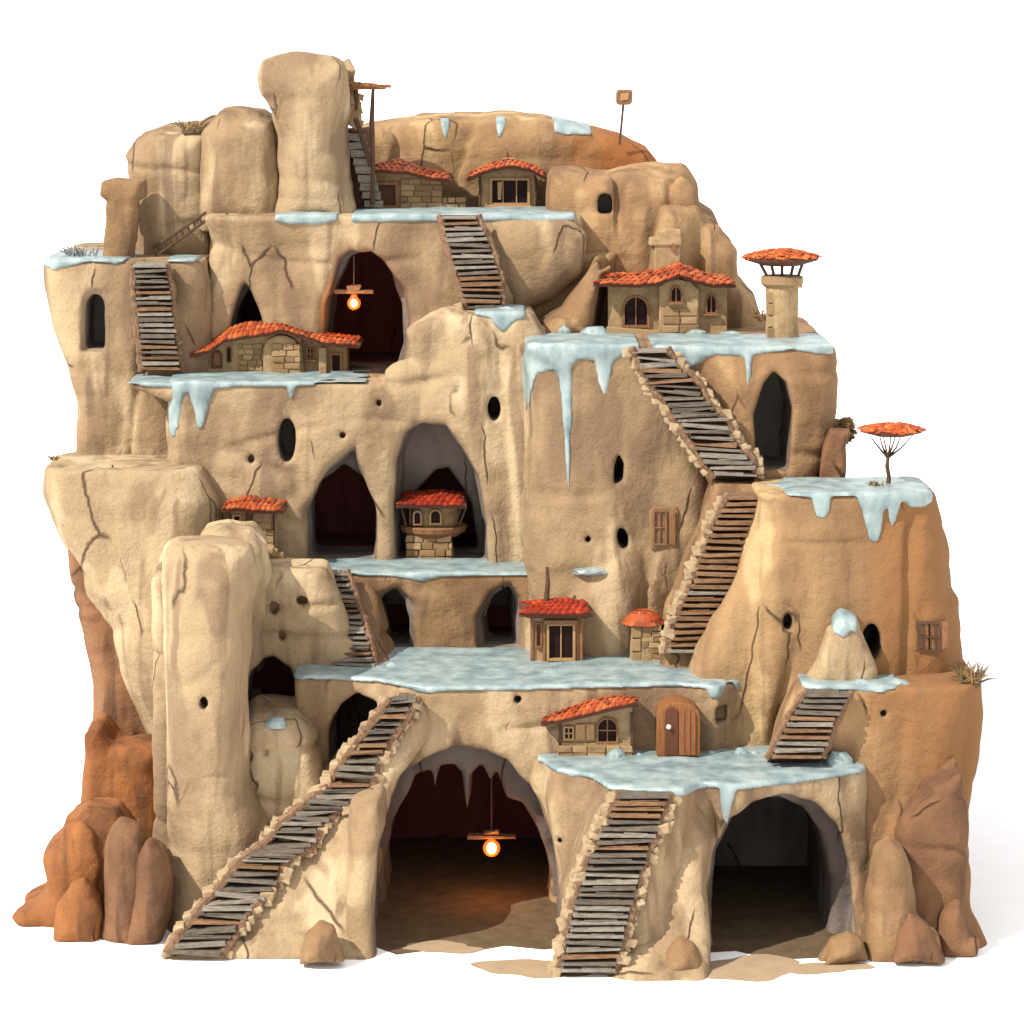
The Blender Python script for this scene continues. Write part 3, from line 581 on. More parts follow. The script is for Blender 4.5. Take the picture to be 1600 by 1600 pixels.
# ------------------------------------------------------------------ staircases
STEPG = 'plank staircases between the terraces'
def interp(path, t):
    L = [0]
    for a, b_ in zip(path, path[1:]): L.append(L[-1] + math.hypot(a[0] - b_[0], a[1] - b_[1]))
    s = t * L[-1]
    for i in range(len(path) - 1):
        if s <= L[i + 1] + 1e-6:
            k = (s - L[i]) / (L[i + 1] - L[i]); return [path[i][j] * (1 - k) + path[i + 1][j] * k for j in range(4)]
    return list(path[-1])
def staircase(path, n, label, mats=('step', 'stepd', 'step', 'stepb', 'stepd'), jit=.03, rail=.16, tilt=.03, wob=1.2, edge=0):
    """path: (px, py, width px, Y) from bottom to top"""
    a = path[0]; root = empty('staircase', P(a[0], a[1], a[3]), label, 'staircase', STEPG)
    rise = (XZ(0, path[-1][1], path[-1][3])[1] - XZ(0, path[0][1], path[0][3])[1]) / n
    for i in range(n):
        x, y, w_, Y = interp(path, (i + .5) / n); f = fac(Y)
        bm = bmesh.new(); c = P(x + random.uniform(-wob, wob), y, Y)
        wd = w_ / S * f * random.uniform(.93, 1.0)
        R = Matrix.Rotation(random.uniform(-tilt, tilt), 4, 'Y') @ Matrix.Rotation(random.uniform(-.05, .05), 4, 'Z')
        add_box(bm, c + Vector((0, .25, 0)), (wd, .95, rise * random.uniform(.42, .6)), R, jit)
        if random.random() < .5:
            add_box(bm, c + Vector((random.uniform(-.2, .2) * wd, .22, rise * .3)), (wd * random.uniform(.4, .8), .8, rise * .16), R, jit * .6)
        from_bm('step', bm, M[random.choice(mats)], root, bevel=.02)
    # backing and side stringers
    bm = bmesh.new(); K_ = 24; F_, B_ = [], []
    for i in range(K_ + 1):
        x, y, w_, Y = interp(path, i / K_)
        l = P(x - w_ * .5, y, Y + .5); r_ = P(x + w_ * .5, y, Y + .5)
        F_.append((bm.verts.new(l), bm.verts.new(r_))); B_.append((bm.verts.new(l + Vector((0, .5, -.25))), bm.verts.new(r_ + Vector((0, .5, -.25)))))
    for i in range(K_):
        bm.faces.new((F_[i][0], F_[i][1], F_[i + 1][1], F_[i + 1][0])); bm.faces.new((B_[i][1], B_[i][0], B_[i + 1][0], B_[i + 1][1]))
        bm.faces.new((F_[i][0], F_[i + 1][0], B_[i + 1][0], B_[i][0])); bm.faces.new((F_[i + 1][1], F_[i][1], B_[i][1], B_[i + 1][1]))
    bm.faces.new((F_[0][1], F_[0][0], B_[0][0], B_[0][1])); bm.faces.new((F_[-1][0], F_[-1][1], B_[-1][1], B_[-1][0]))
    from_bm('riser_backing', bm, M['darkwood'], root)
    for s in (-1, 1):
        bm = bmesh.new(); pts, rad = [], []
        m_ = max(8, n)
        for i in range(m_ + 1):
            x, y, w_, Y = interp(path, i / m_)
            pts.append(P(x + s * (w_ * .5 + random.uniform(0, 3)), y + random.uniform(-2, 2), Y + .1 + random.uniform(-.05, .05))); rad.append(rail * random.uniform(.65, 1.25))
        add_tube(bm, pts, rad, 6)
        from_bm('stringer', bm, M['stringer'], root)
    if edge:
        for s in (-1, 1):
            bm = bmesh.new()
            for i in range(int(n * 1.3)):
                x, y, w_, Y = interp(path, (i + random.random()) / (n * 1.3))
                add_box(bm, P(x + s * (w_ * .5 + random.uniform(4, 9)), y + random.uniform(-3, 3), Y + random.uniform(.2, .45)), (random.uniform(.25, .55), .6, random.uniform(.22, .42)), Matrix.Rotation(random.uniform(-.5, .5), 4, 'Y'), .06)
            from_bm('edge_stones', bm, M['edge'], root, bevel=.06)
    return root
M['edge'] = simple_mat('edge_stone', (.22, .15, .085), (.34, .25, .15), 3, (1, 1, 1), .9, .5, .2)
M['stringer'] = simple_mat('stringer_wood', (.09, .045, .025), (.19, .11, .06), 6, (1, 1, 1), .85, .6)
staircase([(304, 1492, 84, -.9), (350, 1424, 80, .2), (384, 1388, 84, .9), (412, 1345, 72, 1.2), (450, 1322, 78, 1.5), (470, 1290, 66, 1.8), (512, 1256, 64, 2.2), (548, 1228, 70, 2.5), (562, 1190, 54, 2.8), (604, 1132, 46, 3.1), (632, 1090, 40, 3.2)], 38,
          'longest plank staircase, climbing right from the ground beside the tall pale column', tilt=.09, jit=.06, rail=.2, wob=3.5, edge=1)
staircase([(916, 1520, 88, -2.75), (940, 1420, 92, -2.5), (968, 1330, 92, -2.1), (1008, 1238, 82, -1.7)], 27,
          'front plank staircase from the ground up to the lowest terrace, between the two big arches', edge=1)
staircase([(1242, 1186, 84, 1.7), (1268, 1125, 76, 1.9), (1296, 1080, 70, 2.1)], 11, 'short plank staircase right of the blue ice terrace, climbing towards the cone rock')
staircase([(1078, 1022, 76, 7.0), (1096, 960, 74, 6.9), (1128, 880, 72, 6.8), (1148, 820, 70, 6.7), (1170, 772, 60, 6.6)], 25,
          'brown plank staircase leaning right between the middle terrace and the right terrace', mats=('stepb', 'step', 'stepb'), edge=1)
staircase([(1148, 745, 62, 8.3), (1134, 716, 80, 8.35), (1112, 688, 70, 8.4), (1094, 655, 82, 8.45), (1070, 626, 66, 8.5), (1052, 598, 78, 8.6), (1028, 568, 60, 8.65), (1014, 546, 54, 8.7)], 22,
          'crooked plank staircase leaning left below the stone villa', tilt=.1, jit=.07, rail=.18, wob=4, edge=1)
staircase([(557, 1042, 60, 7.6), (540, 980, 62, 8.9), (524, 925, 58, 9.9), (516, 892, 48, 10.6)], 18, 'narrow plank staircase from the middle terrace to the ledge of the balcony tower', tilt=.07, jit=.05)
staircase([(758, 484, 56, 15.3), (748, 430, 68, 15.8), (732, 380, 66, 16.3), (716, 336, 56, 16.8)], 17, 'upper central plank staircase between the pointed ice patch and the two highest houses', tilt=.05)
staircase([(253, 580, 62, 16.2), (246, 520, 58, 16.1), (240, 460, 56, 16.1), (234, 410, 52, 16.0)], 20, 'left plank staircase up the tower with the arched window')
# small ladder
lad = empty('ladder', P(245, 398, 19.6), 'small wooden ladder leaning on the broad drum-shaped rock at upper left', 'ladder')
for dy in (-7, 7):
    bm = bmesh.new(); add_tube(bm, [P(238 + dy * .3, 396 + dy, 19.4), P(280, 368 + dy, 19.4), P(322, 338 + dy * .9, 19.4)], .07, 6); from_bm('side_rail', bm, M['darkwood'], lad)
for i in range(8):
    x = 247 + i * 9.5; y = 391 - i * 6.6
    bm = bmesh.new(); add_tube(bm, [P(x - 2, y - 7, 19.4), P(x + 2, y + 6, 19.4)], .06, 6); from_bm('rung', bm, M['darkwood'], lad)

# ------------------------------------------------------------------ building parts
def tiles_roof(root, eave, ridge, Ye, Yr, mat='tile', nr=5, tw=.28, name='roof', thick=.16, drop=.0):
    """front slope from eave curve to ridge curve (px), mirrored behind; slab + overlapping tiles"""
    def samp(c, t):
        L = [0]
        for a, b_ in zip(c, c[1:]): L.append(L[-1] + math.hypot(a[0] - b_[0], a[1] - b_[1]))
        s = t * L[-1]
        for i in range(len(c) - 1):
            if s <= L[i + 1] + 1e-6:
                k = (s - L[i]) / max(L[i + 1] - L[i], 1e-6); return (c[i][0] * (1 - k) + c[i + 1][0] * k, c[i][1] * (1 - k) + c[i + 1][1] * k)
        return c[-1]
    bm = bmesh.new(); K_ = 28; rings = []
    for i in range(K_ + 1):
        t = i / K_; e = P(*samp(eave, t), Ye); r_ = P(*samp(ridge, t), Yr)
        bk = Vector((e.x, 2 * Yr - Ye, e.z)); dn = Vector((0, 0, -thick))
        m1 = e.lerp(r_, .5) + Vector((0, 0, .06)); m2 = bk.lerp(r_, .5) + Vector((0, 0, .06))
        rings.append([bm.verts.new(v) for v in (e, m1, r_, m2, bk, bk + dn, r_.lerp(e, .5) + dn * 1.4 - Vector((0, 0, .05)), e + dn)])
    for i in range(K_):
        for k in range(8): bm.faces.new((rings[i][k], rings[i][(k + 1) % 8], rings[i + 1][(k + 1) % 8], rings[i + 1][k]))
    bm.faces.new(rings[0][::-1]); bm.faces.new(rings[-1])
    ro = from_bm(name, bm, M['eave'], root)
    bm = bmesh.new()
    e0, e1 = P(*eave[0], Ye), P(*eave[-1], Ye); Lw = sum((P(*a, Ye) - P(*b_, Ye)).length for a, b_ in zip(eave, eave[1:]))
    nc = max(4, int(Lw / tw))
    for side in (0, 1):
        for r in range(nr):
            for c in range(nc):
                off = .5 * (r % 2)
                t0 = (c + off) / (nc + .5); t1 = min((c + off + .94) / (nc + .5), 1)
                u0 = r / nr - .06; u1 = (r + 1.15) / nr; u1 = min(u1, 1.02)
                def pt(t, u, h_):
                    e = P(*samp(eave, t), Ye); rr = P(*samp(ridge, t), Yr)
                    v = e.lerp(rr, u) + Vector((0, -h_ * .5, h_ + .06 * (1 - abs(2 * u - 1))))
                    if side: v.y = 2 * Yr - v.y
                    return v
                hj = random.uniform(.03, .09)
                q = [pt(t0, u0, hj), pt((t0 + t1) / 2, u0 - .03, hj + .05), pt(t1, u0, hj), pt(t1, u1, .02), pt((t0 + t1) / 2, u1, .06), pt(t0, u1, .02)]
                top = [bm.verts.new(v) for v in q]; bot = [bm.verts.new(v - Vector((0, -.01, .05))) for v in q]
                bm.faces.new(top); bm.faces.new(bot[::-1])
                for k in range(6): bm.faces.new((top[k], top[(k + 1) % 6], bot[(k + 1) % 6], bot[k]))
    t_ = from_bm('tiles', bm, M[mat], ro)
    return ro
def stones(root, x0, x1, y0, y1, Y, rows, wmin=9, wmax=22, mat='stone', name='stonework', skip=(), prot=.07):
    bm = bmesh.new(); rh = (y1 - y0) / rows
    for r in range(rows):
        x = x0 - random.uniform(0, 4)
        while x < x1:
            w_ = random.uniform(wmin, wmax); xa, xb = max(x, x0), min(x + w_, x1); x += w_
            if xb - xa < 3: continue
            cx, cy = (xa + xb) / 2, y0 + rh * (r + .5)
            if any(a < cx < b_ and c < cy < d_ for a, b_, c, d_ in skip): continue
            f = fac(Y) / S
            add_box(bm, P(cx, cy, Y - prot * random.uniform(.2, 1) + .2), ((xb - xa) * f * .94, .5, rh * f * .9), None, .025)
    return from_bm(name, bm, M[mat], root, bevel=.04)
def window(root, x0, x1, y0, y1, Y, frame='lightwood', fw=3, shape='rect', cross=True, bars=0, name='window', fd=.14, pane='glass', sill=False):
    """frame ring + recessed dark pane + glazing bars"""
    if shape == 'rect': out = [(x0, y1), (x0, y0), (x1, y0), (x1, y1)]; inn = [(x0 + fw, y1 - fw), (x0 + fw, y0 + fw), (x1 - fw, y0 + fw), (x1 - fw, y1 - fw)]
    else:
        pt = .6 if shape == 'point' else 0
        out = arch(x0, x1, y0, y1, point=pt); inn = arch(x0 + fw, x1 - fw, y0 + fw, y1 - fw, point=pt)
    bm = bmesh.new(); n = len(out)
    of, inf = [bm.verts.new(P(*p, Y - fd)) for p in out], [bm.verts.new(P(*p, Y - fd)) for p in inn]
    ob, inb = [bm.verts.new(v.co + Vector((0, fd + .1, 0))) for v in of], [bm.verts.new(v.co + Vector((0, fd + .1, 0))) for v in inf]
    for i in range(n):
        j = (i + 1) % n
        bm.faces.new((of[i], of[j], inf[j], inf[i])); bm.faces.new((ob[j], ob[i], inb[i], inb[j]))
        bm.faces.new((of[j], of[i], ob[i], ob[j])); bm.faces.new((inf[i], inf[j], inb[j], inb[i]))
    w_ = from_bm(name, bm, M[frame], root)
    prism('pane', inn, Y - .03, Y + .05, M[pane], w_, bevel=0)
    bm = bmesh.new(); cx, cy = (x0 + x1) / 2, (y0 + y1) / 2; any_ = False
    if cross: 
        add_prism(bm, [(cx - 1, y1 - fw), (cx - 1, y0 + fw), (cx + 1, y0 + fw), (cx + 1, y1 - fw)], Y - .10, Y - .04); any_ = True
        if cross != 'v': add_prism(bm, [(x0 + fw, cy + 1), (x0 + fw, cy - 1), (x1 - fw, cy - 1), (x1 - fw, cy + 1)], Y - .12, Y - .05)
    for i in range(bars):
        x = x0 + (x1 - x0) * (i + 1) / (bars + 1); add_prism(bm, [(x - .9, y1 - fw), (x - .9, y0 + fw), (x + .9, y0 + fw), (x + .9, y1 - fw)], Y - .10, Y - .04); any_ = True
    if any_: from_bm('glazing_bar', bm, M[frame], w_)
    else: bm.free()
    if sill: prism('sill', [(x0 - 3, y1 + 3), (x0 - 3, y1), (x1 + 3, y1), (x1 + 3, y1 + 3)], Y - .3, Y, M[frame], w_)
    return w_
def house(px, py, Z, label, cat='house', name='stone_house'):
    Y = Yon(py, Z); return empty(name, P(px, py, Y), label, cat), Y
# --- low curved-roof house on the left
h, Y = house(430, 584, Z7, 'low long stone house with a drooping curved orange roof, before the upper left caves')
prism('wall', [(318, 588), (318, 545), (340, 535), (375, 525), (420, 517), (470, 526), (475, 588)], Y, Y + 2.0, M['plaster'], h)
prism('side_wing', [(470, 588), (470, 532), (542, 540), (542, 588)], Y + .25, Y + 2, M['stone'], h)
prism('bow_front', [(411, 588), (411, 545), (418, 531), (432, 524), (446, 524), (460, 531), (468, 545), (471, 588)], Y - .35, Y + .3, M['plaster'], h, bevel=.08)
prism('buttress', [(498, 588), (498, 543), (510, 543), (510, 588)], Y - .05, Y + .5, M['plaster'], h)
stones(h, 373, 411, 536, 587, Y, 6, 8, 18); stones(h, 425, 470, 536, 586, Y - .35, 5, 14, 30)
window(h, 330, 347, 548, 575, Y, 'darkwood', 3, 'arch', cross=False, pane='wood'); window(h, 354, 361, 543, 566, Y, 'darkwood', 1.5, cross=False)
window(h, 479, 491, 543, 562, Y + .25, 'wood', 2, sill=True); window(h, 516, 534, 552, 587, Y + .25, 'wood', 3, cross=False, name='doorway')
tiles_roof(h, [(297, 554), (330, 546), (350, 530), (380, 525), (410, 521), (440, 515), (470, 523), (500, 533), (530, 538), (562, 538)],
           [(303, 549), (330, 532), (355, 513), (385, 504), (410, 503), (440, 506), (466, 516), (500, 522), (530, 526), (558, 534)], Y - .8, Y + .6, nr=3, tw=.24)
# --- upper left house with framed doorway
h, Y = house(632, 327, Z10, 'upper stone house with an open framed doorway, below the wooden lookout')
prism('wall', [(566, 330), (566, 279), (600, 266), (640, 266), (690, 282), (690, 330)], Y, Y + 2.2, M['plaster'], h)
stones(h, 626, 692, 278, 326, Y, 5, 12, 30, skip=()); stones(h, 690, 728, 308, 327, Y + .1, 2, 10, 20, name='fallen_stones')
window(h, 573, 623, 284, 326, Y, 'wood', 5, cross=False, name='doorway', pane='doordark', fd=.3)
tiles_roof(h, [(558, 274), (590, 265), (640, 268), (670, 277), (706, 281)], [(566, 268), (600, 255), (622, 247), (650, 260), (700, 272)], Y - .7, Y + .9, nr=4)
# --- upper right house
h, Y = house(794, 326.5, Z10, 'upper small house with a gabled roof and a wide three-pane window')
prism('wall', [(748, 329), (748, 272), (770, 262), (794, 258), (818, 262), (838, 272), (838, 329)], Y, Y + 2.2, M['plaster'], h)
for x in (749, 836): 
    bm = bmesh.new(); add_tube(bm, [P(x, 326, Y - .1), P(x + 2, 295, Y - .1), P(x, 272, Y - .1)], .06, 6); from_bm('post', bm, M['darkwood'], h)
window(h, 765, 828, 278, 321, Y, 'lightwood', 4, cross=False, bars=2, sill=True)
prism('hanging_board', [(777, 284), (785, 284), (783, 312), (778, 312)], Y - .2, Y - .12, M['lightwood'], h)
tiles_roof(h, [(729, 279), (760, 266), (794, 258), (825, 263), (855, 277)], [(735, 272), (765, 256), (794, 248), (822, 254), (850, 268)], Y - .8, Y + .6, nr=3, tw=.24)
prism('roof_cap', [(782, 252), (786, 247), (806, 247), (810, 252)], Y + .2, Y + .9, M['stone'], h)
# --- villa
h, Y = house(1042, 521, Z5, 'largest stone villa with a wavy orange roof, arched windows and a thick chimney')
prism('wall', [(950, 526), (950, 440), (1136, 440), (1136, 526)], Y + .3, Y + 3, M['plaster'], h)
prism('bow_front', [(1030, 526), (1030, 448), (1045, 438), (1060, 436), (1078, 440), (1092, 452), (1092, 526)], Y - .1, Y + .5, M['plaster'], h, bevel=.06)
stones(h, 1034, 1090, 480, 520, Y - .1, 3, 18, 34, prot=.04)
window(h, 1046, 1067, 446, 474, Y - .1, 'wood', 3, 'point', sill=True, cross='v'); window(h, 1102, 1121, 459, 491, Y + .3, 'wood', 3, 'point', sill=True, cross='v')
window(h, 972, 1015, 461, 512, Y + .3, 'wood', 4, 'arch', cross='v', name='double_door')
prism('plinth', [(948, 527), (948, 511), (1000, 514), (1032, 517), (1032, 527)], Y + .1, Y + .8, M['stone'], h)
tiles_roof(h, [(927, 442), (960, 443), (1000, 444), (1030, 440), (1062, 428), (1085, 437), (1110, 444), (1150, 444)],
           [(940, 433), (970, 430), (1005, 427), (1030, 421), (1060, 411), (1085, 421), (1112, 432), (1143, 436)], Y - .6, Y + 1.4, nr=4, tw=.3)
ch = prism('chimney', [(1022, 425), (1022, 376), (1064, 376), (1062, 425)], Y + 1.8, Y + 3.0, M['plaster'], h, bevel=.1)
prism('chimney_cap', [(1014, 384), (1016, 373), (1030, 372), (1030, 363), (1040, 357), (1064, 359), (1065, 384)], Y + 1.7, Y + 3.1, M['plaster'], ch, bevel=.08)
prism('vent', ellipse(1052, 387, 4, 7, 10), Y + 1.68, Y + 1.9, M['wood'], ch, bevel=0)
# --- small house left
Y = 12.4
h = empty('stone_house', P(398, 880, Y), 'smallest stone house with one tiny window, half hidden behind the pale rock dome', 'house')
prism('wall', [(357, 895), (357, 792), (432, 795), (428, 895)], Y, Y + 1.3, M['plaster'], h)
stones(h, 392, 430, 815, 890, Y, 7, 10, 24)
window(h, 363, 377, 804, 826, Y, 'lightwood', 3, cross=False)
for x in (358, 386, 393, 428):
    bm = bmesh.new(); add_tube(bm, [P(x, 850 if x < 420 else 880, Y - .08), P(x, 797, Y - .08)], .05, 6); from_bm('post', bm, M['darkwood'], h)
tiles_roof(h, [(346, 795), (370, 793), (395, 797), (420, 797), (444, 797)], [(352, 789), (372, 782), (390, 777), (418, 783), (441, 791)], Y - .7, Y + .5, nr=3, tw=.22)
bm = bmesh.new()
for i in range(22):
    x = 405 + i * 3.6 + random.uniform(-3, 3); y = 858 + i * 1.6 + random.uniform(-6, 3)
    add_box(bm, P(x, y, Y - .8 + random.uniform(-.3, .3)), (random.uniform(.3, .6), .5, random.uniform(.22, .4)), Matrix.Rotation(random.uniform(-.4, .4), 4, 'Y'), .05)
tag(from_bm('rubble_pile', bm, M['stone'], bevel=.04, loc=P(440, 885, Y - .8)), 'rubble of broken stones beside the smallest stone house', 'rubble')
# --- balcony tower
Y = 14.6
h = empty('balcony_tower', P(672, 878, Y), 'round stone tower with a wooden balcony and dark red roof inside the tall cave', 'tower')
def lathe(name, cx, prof, Yc, mat, parent, seg=20, ky=1.0):
    bm = bmesh.new(); rings = []
    f = fac(Yc) / S
    for r_, py in prof:
        c = P(cx, py, Yc); rings.append([bm.verts.new(c + Vector((r_ * f * math.cos(2 * PI * k / seg), ky * r_ * f * math.sin(2 * PI * k / seg), 0))) for k in range(seg)])
    for i in range(len(rings) - 1):
        for k in range(seg): bm.faces.new((rings[i][k], rings[i][(k + 1) % seg], rings[i + 1][(k + 1) % seg], rings[i + 1][k]))
    bm.faces.new(rings[0]); bm.faces.new(rings[-1])
    return from_bm(name, bm, M[mat], parent)
lathe('base', 672, [(42, 884), (36, 855), (33, 832)], Y + 1, 'stone', h, ky=.8)
stones(h, 634, 706, 835, 880, Y + .25, 4, 14, 28, prot=.1)
lathe('balcony', 677, [(40, 836), (51, 828), (53, 821), (51, 819), (45, 819)], Y + 1, 'wood', h, ky=.8)
lathe('room', 680, [(36, 826), (36, 788)], Y + 1, 'plaster', h, ky=.6)
window(h, 645, 659, 798, 821, Y + .25, 'lightwood', 2.5, 'arch', cross=False); window(h, 671, 690, 796, 820, Y + .2, 'lightwood', 2.5, 'arch', cross=False)
for a, b_ in ((626, 634), (641, 641), (722, 711), (729, 718)):
    bm = bmesh.new(); add_tube(bm, [P(a, 790, Y - .1), P(b_, 820, Y + .1)], .05, 6); from_bm('roof_strut', bm, M['darkwood'], h)
tiles_roof(h, [(619, 788), (650, 788), (690, 789), (729, 789)], [(628, 781), (652, 771), (690, 769), (720, 777)], Y - .5, Y + 1.0, mat='redtile', nr=4, tw=.3)
# --- kiosk
h, Y = house(868, 1036, Z2, 'small wooden kiosk with a red hip roof and double glass doors', name='kiosk', cat='kiosk')
prism('wall', [(830, 1040), (828, 960), (912, 960), (909, 1040)], Y, Y + 1.6, M['lightwood'], h, bevel=.05)
for x in (831, 850, 902, 908):
    bm = bmesh.new(); add_box(bm, P(x, 998, Y - .04), (.11, .14, 2.0)); from_bm('post', bm, M['wood'], h)
prism('cornice', [(822, 966), (822, 957), (918, 957), (918, 966)], Y - .3, Y + 1.8, M['eave'], h)
window(h, 836, 847, 973, 1012, Y, 'wood', 2.5, cross=False, pane='doordark')
window(h, 854, 899, 974, 1033, Y, 'lightwood', 4, cross='v', name='double_door', fd=.2)
prism('lintel', [(850, 976), (850, 969), (903, 969), (903, 976)], Y - .3, Y, M['wood'], h)
tiles_roof(h, [(811, 958), (840, 958), (880, 958), (927, 958)], [(830, 946), (850, 941), (885, 937), (912, 947)], Y - .6, Y + .5, mat='redtile', nr=4, tw=.3)
bm = bmesh.new(); add_tube(bm, [P(853, 945, Y + .6), P(856, 912, Y + .6), P(855, 886, Y + .6)], [.13, .10, .06], 8)
pp_ = from_bm('stove_pipe', bm, M['darkwood'], h)
# --- kiln
h, Y = house(1008, 1036, Z2, 'squat stone kiln with a domed orange cap at the foot of the brown staircase', name='stone_kiln', cat='kiln')
lathe('body', 1010, [(27, 1040), (25, 1000), (22, 968)], Y + .6, 'plaster', h, ky=.8)
stones(h, 1004, 1034, 976, 1037, Y + .12, 7, 12, 22, prot=.08); stones(h, 986, 1003, 976, 1037, Y + .12, 3, 16, 20, prot=.05)
ro = lathe('roof', 1006, [(26, 976), (31, 972), (28, 964), (20, 957), (6, 955)], Y + .6, 'tile', h, ky=.8)
bm = bmesh.new(); f = fac(Y) / S
for r in range(3):
    for k in range(22):
        a = 2 * PI * (k + .5 * (r % 2)) / 22; rr = (31 - r * 7) * f; z = P(0, 972 - r * 6.2, Y + .6).z
        c = P(1006, 970, Y + .6); 
        add_box(bm, Vector((c.x + rr * math.cos(a), c.y + .8 * rr * math.sin(a), z + .04)), (.30, .26, .05), Matrix.Rotation(a + PI / 2, 4, 'Z') @ Matrix.Rotation(.7 + .1 * r, 4, 'X'), .015)
from_bm('tiles', bm, M['tile'], ro)
# --- hut with sloping roof
h, Y = house(930, 1183, Z1, 'hut with a slanting orange roof, arched cross window and open shutters on the lowest terrace', name='hut', cat='hut')
prism('wall', [(873, 1188), (873, 1124), (930, 1112), (988, 1098), (988, 1188)], Y, Y + 1.6, M['plaster'], h, bevel=.05)
prism('plinth', [(871, 1189), (871, 1160), (990, 1162), (990, 1189)], Y - .12, Y + .3, M['stone'], h)
stones(h, 873, 988, 1163, 1186, Y - .12, 2, 20, 40, prot=.05)
window(h, 880, 897, 1135, 1157, Y, 'lightwood', 3, 'rect')
sh = prism('shutter', [(899, 1157), (899, 1132), (929, 1131), (929, 1157)], Y - .12, Y, M['lightwood'], h); prism('seam', [(914, 1156), (914, 1133), (916, 1133), (916, 1156)], Y - .14, Y - .1, M['wood'], sh)
window(h, 932, 966, 1121, 1162, Y, 'wood', 3, 'arch')
for x in (875, 987):
    bm = bmesh.new(); add_box(bm, P(x, 1150, Y - .05), (.1, .14, 1.9)); from_bm('post', bm, M['darkwood'], h)
tiles_roof(h, [(845, 1128), (880, 1123), (920, 1114), (960, 1104), (999, 1096)], [(852, 1122), (885, 1106), (920, 1094), (960, 1087), (994, 1092)], Y - .7, Y + .7, nr=4, tw=.27)
# --- carved doors and windows in the rock
def front_y(key, default): return default
d = empty('arched_door', P(1060, 1180, 3.55), 'brown arched wooden door with a pale knob, right of the hut', 'door')
prism('door_frame', arch(1026, 1094, 1097, 1182, point=-.35), 3.35, 5.2, M['door'], d, bevel=.06)
prism('door_leaf', arch(1039, 1060, 1106, 1180), 3.27, 3.5, M['doordark'], d, bevel=.02)
for i, (a, b_) in enumerate(((1061, 1070), (1071, 1079), (1080, 1087))): prism('plank', [(a, 1180), (a, 1108 + i * 2), (b_, 1109 + i * 3), (b_, 1180)], 3.27, 3.5, M['door'], d, bevel=.02)
bm = bmesh.new(); bmesh.ops.create_icosphere(bm, subdivisions=2, radius=.11, matrix=Matrix.Translation(P(1045, 1136, 3.2))); from_bm('door_knob', bm, M['metal'], d, smooth=True)
Yw = wallY(1455, 995) - .05
d = empty('barred_window', P(1452, 1017, Yw), 'square window with twisted iron bars at the right edge of the cliff', 'window')
window(d, 1434, 1470, 972, 1018, Yw, 'darkwood', 3, cross=True, bars=3, name='frame', fd=.12, pane='wood')
prism('shutter', [(1469, 1018), (1469, 974), (1482, 974), (1482, 1012)], Yw - .08, Yw + .6, M['wood'], d)
Yw = wallY(1035, 825, 10)
d = empty('barred_window', P(1035, 858, Yw), 'tall shuttered window carved in the rock left of the brown staircase', 'window')
prism('surround', [(1016, 858), (1014, 800), (1022, 792), (1056, 792), (1060, 800), (1058, 858)], Yw - .12, Yw + 1.2, M['stone'], d, bevel=.05)
window(d, 1020, 1042, 797, 852, Yw - .12, 'wood', 3, cross=True, name='frame', pane='stringer', fd=.12)
prism('shutter', [(1046, 852), (1046, 800), (1056, 800), (1056, 852)], Yw - .22, Yw, M['wood'], d)
# --- canopy tower
Y = 13.2
h = empty('canopy_tower', P(1222, 532, Y), 'round stone tower under a flat orange canopy on posts, right of the villa', 'tower')
lathe('shaft', 1222, [(27, 542), (25, 500), (26, 440)], Y + .5, 'plaster', h, ky=.9)
lathe('ledge', 1222, [(28, 448), (33, 443), (33, 432), (28, 430)], Y + .5, 'stone', h, ky=.9)
stones(h, 1198, 1222, 455, 530, Y + .05, 4, 18, 26, prot=.05)
prism('corner_block', [(1240, 450), (1240, 436), (1254, 434), (1254, 450)], Y - .1, Y + 1, M['plaster'], h)
for x, x2 in ((1188, 1200), (1205, 1210), (1222, 1222), (1240, 1235), (1254, 1246)):
    bm = bmesh.new(); add_tube(bm, [P(x, 412, Y + .3), P(x2, 434, Y + .3)], .07, 6); from_bm('post', bm, M['darkwood'], h)
def canopy(root, cx, cy, R_, hgt, Y, parent=None):
    f = fac(Y) / S
    ro = lathe('canopy', cx, [(R_ * .5, cy + hgt * .9), (R_ * .97, cy + hgt * .3), (R_, cy), (R_ * .7, cy - hgt * .5), (R_ * .2, cy - hgt * .7)], Y, 'eave', root, ky=.8, seg=24)
    bm = bmesh.new()
    for i in range(420):
        a = random.uniform(0, 2 * PI); u = math.sqrt(random.random()); rr = R_ * u * random.uniform(.97, 1.04)
        z = P(0, cy - hgt * (.75 - .75 * u ** 2) + random.uniform(-1.5, 1.5), Y).z; c = P(cx, cy, Y)
        add_box(bm, Vector((c.x + rr * f * math.cos(a), c.y + .8 * rr * f * math.sin(a), z + .03)), (random.uniform(.14, .32), random.uniform(.14, .3), .05), Matrix.Rotation(a, 4, 'Z') @ Matrix.Rotation(random.uniform(-.1, .5), 4, 'Y'), .03)
    from_bm('leaf_cover', bm, M['leaf'], ro)
canopy(h, 1221, 402, 59, 14, Y + .5)
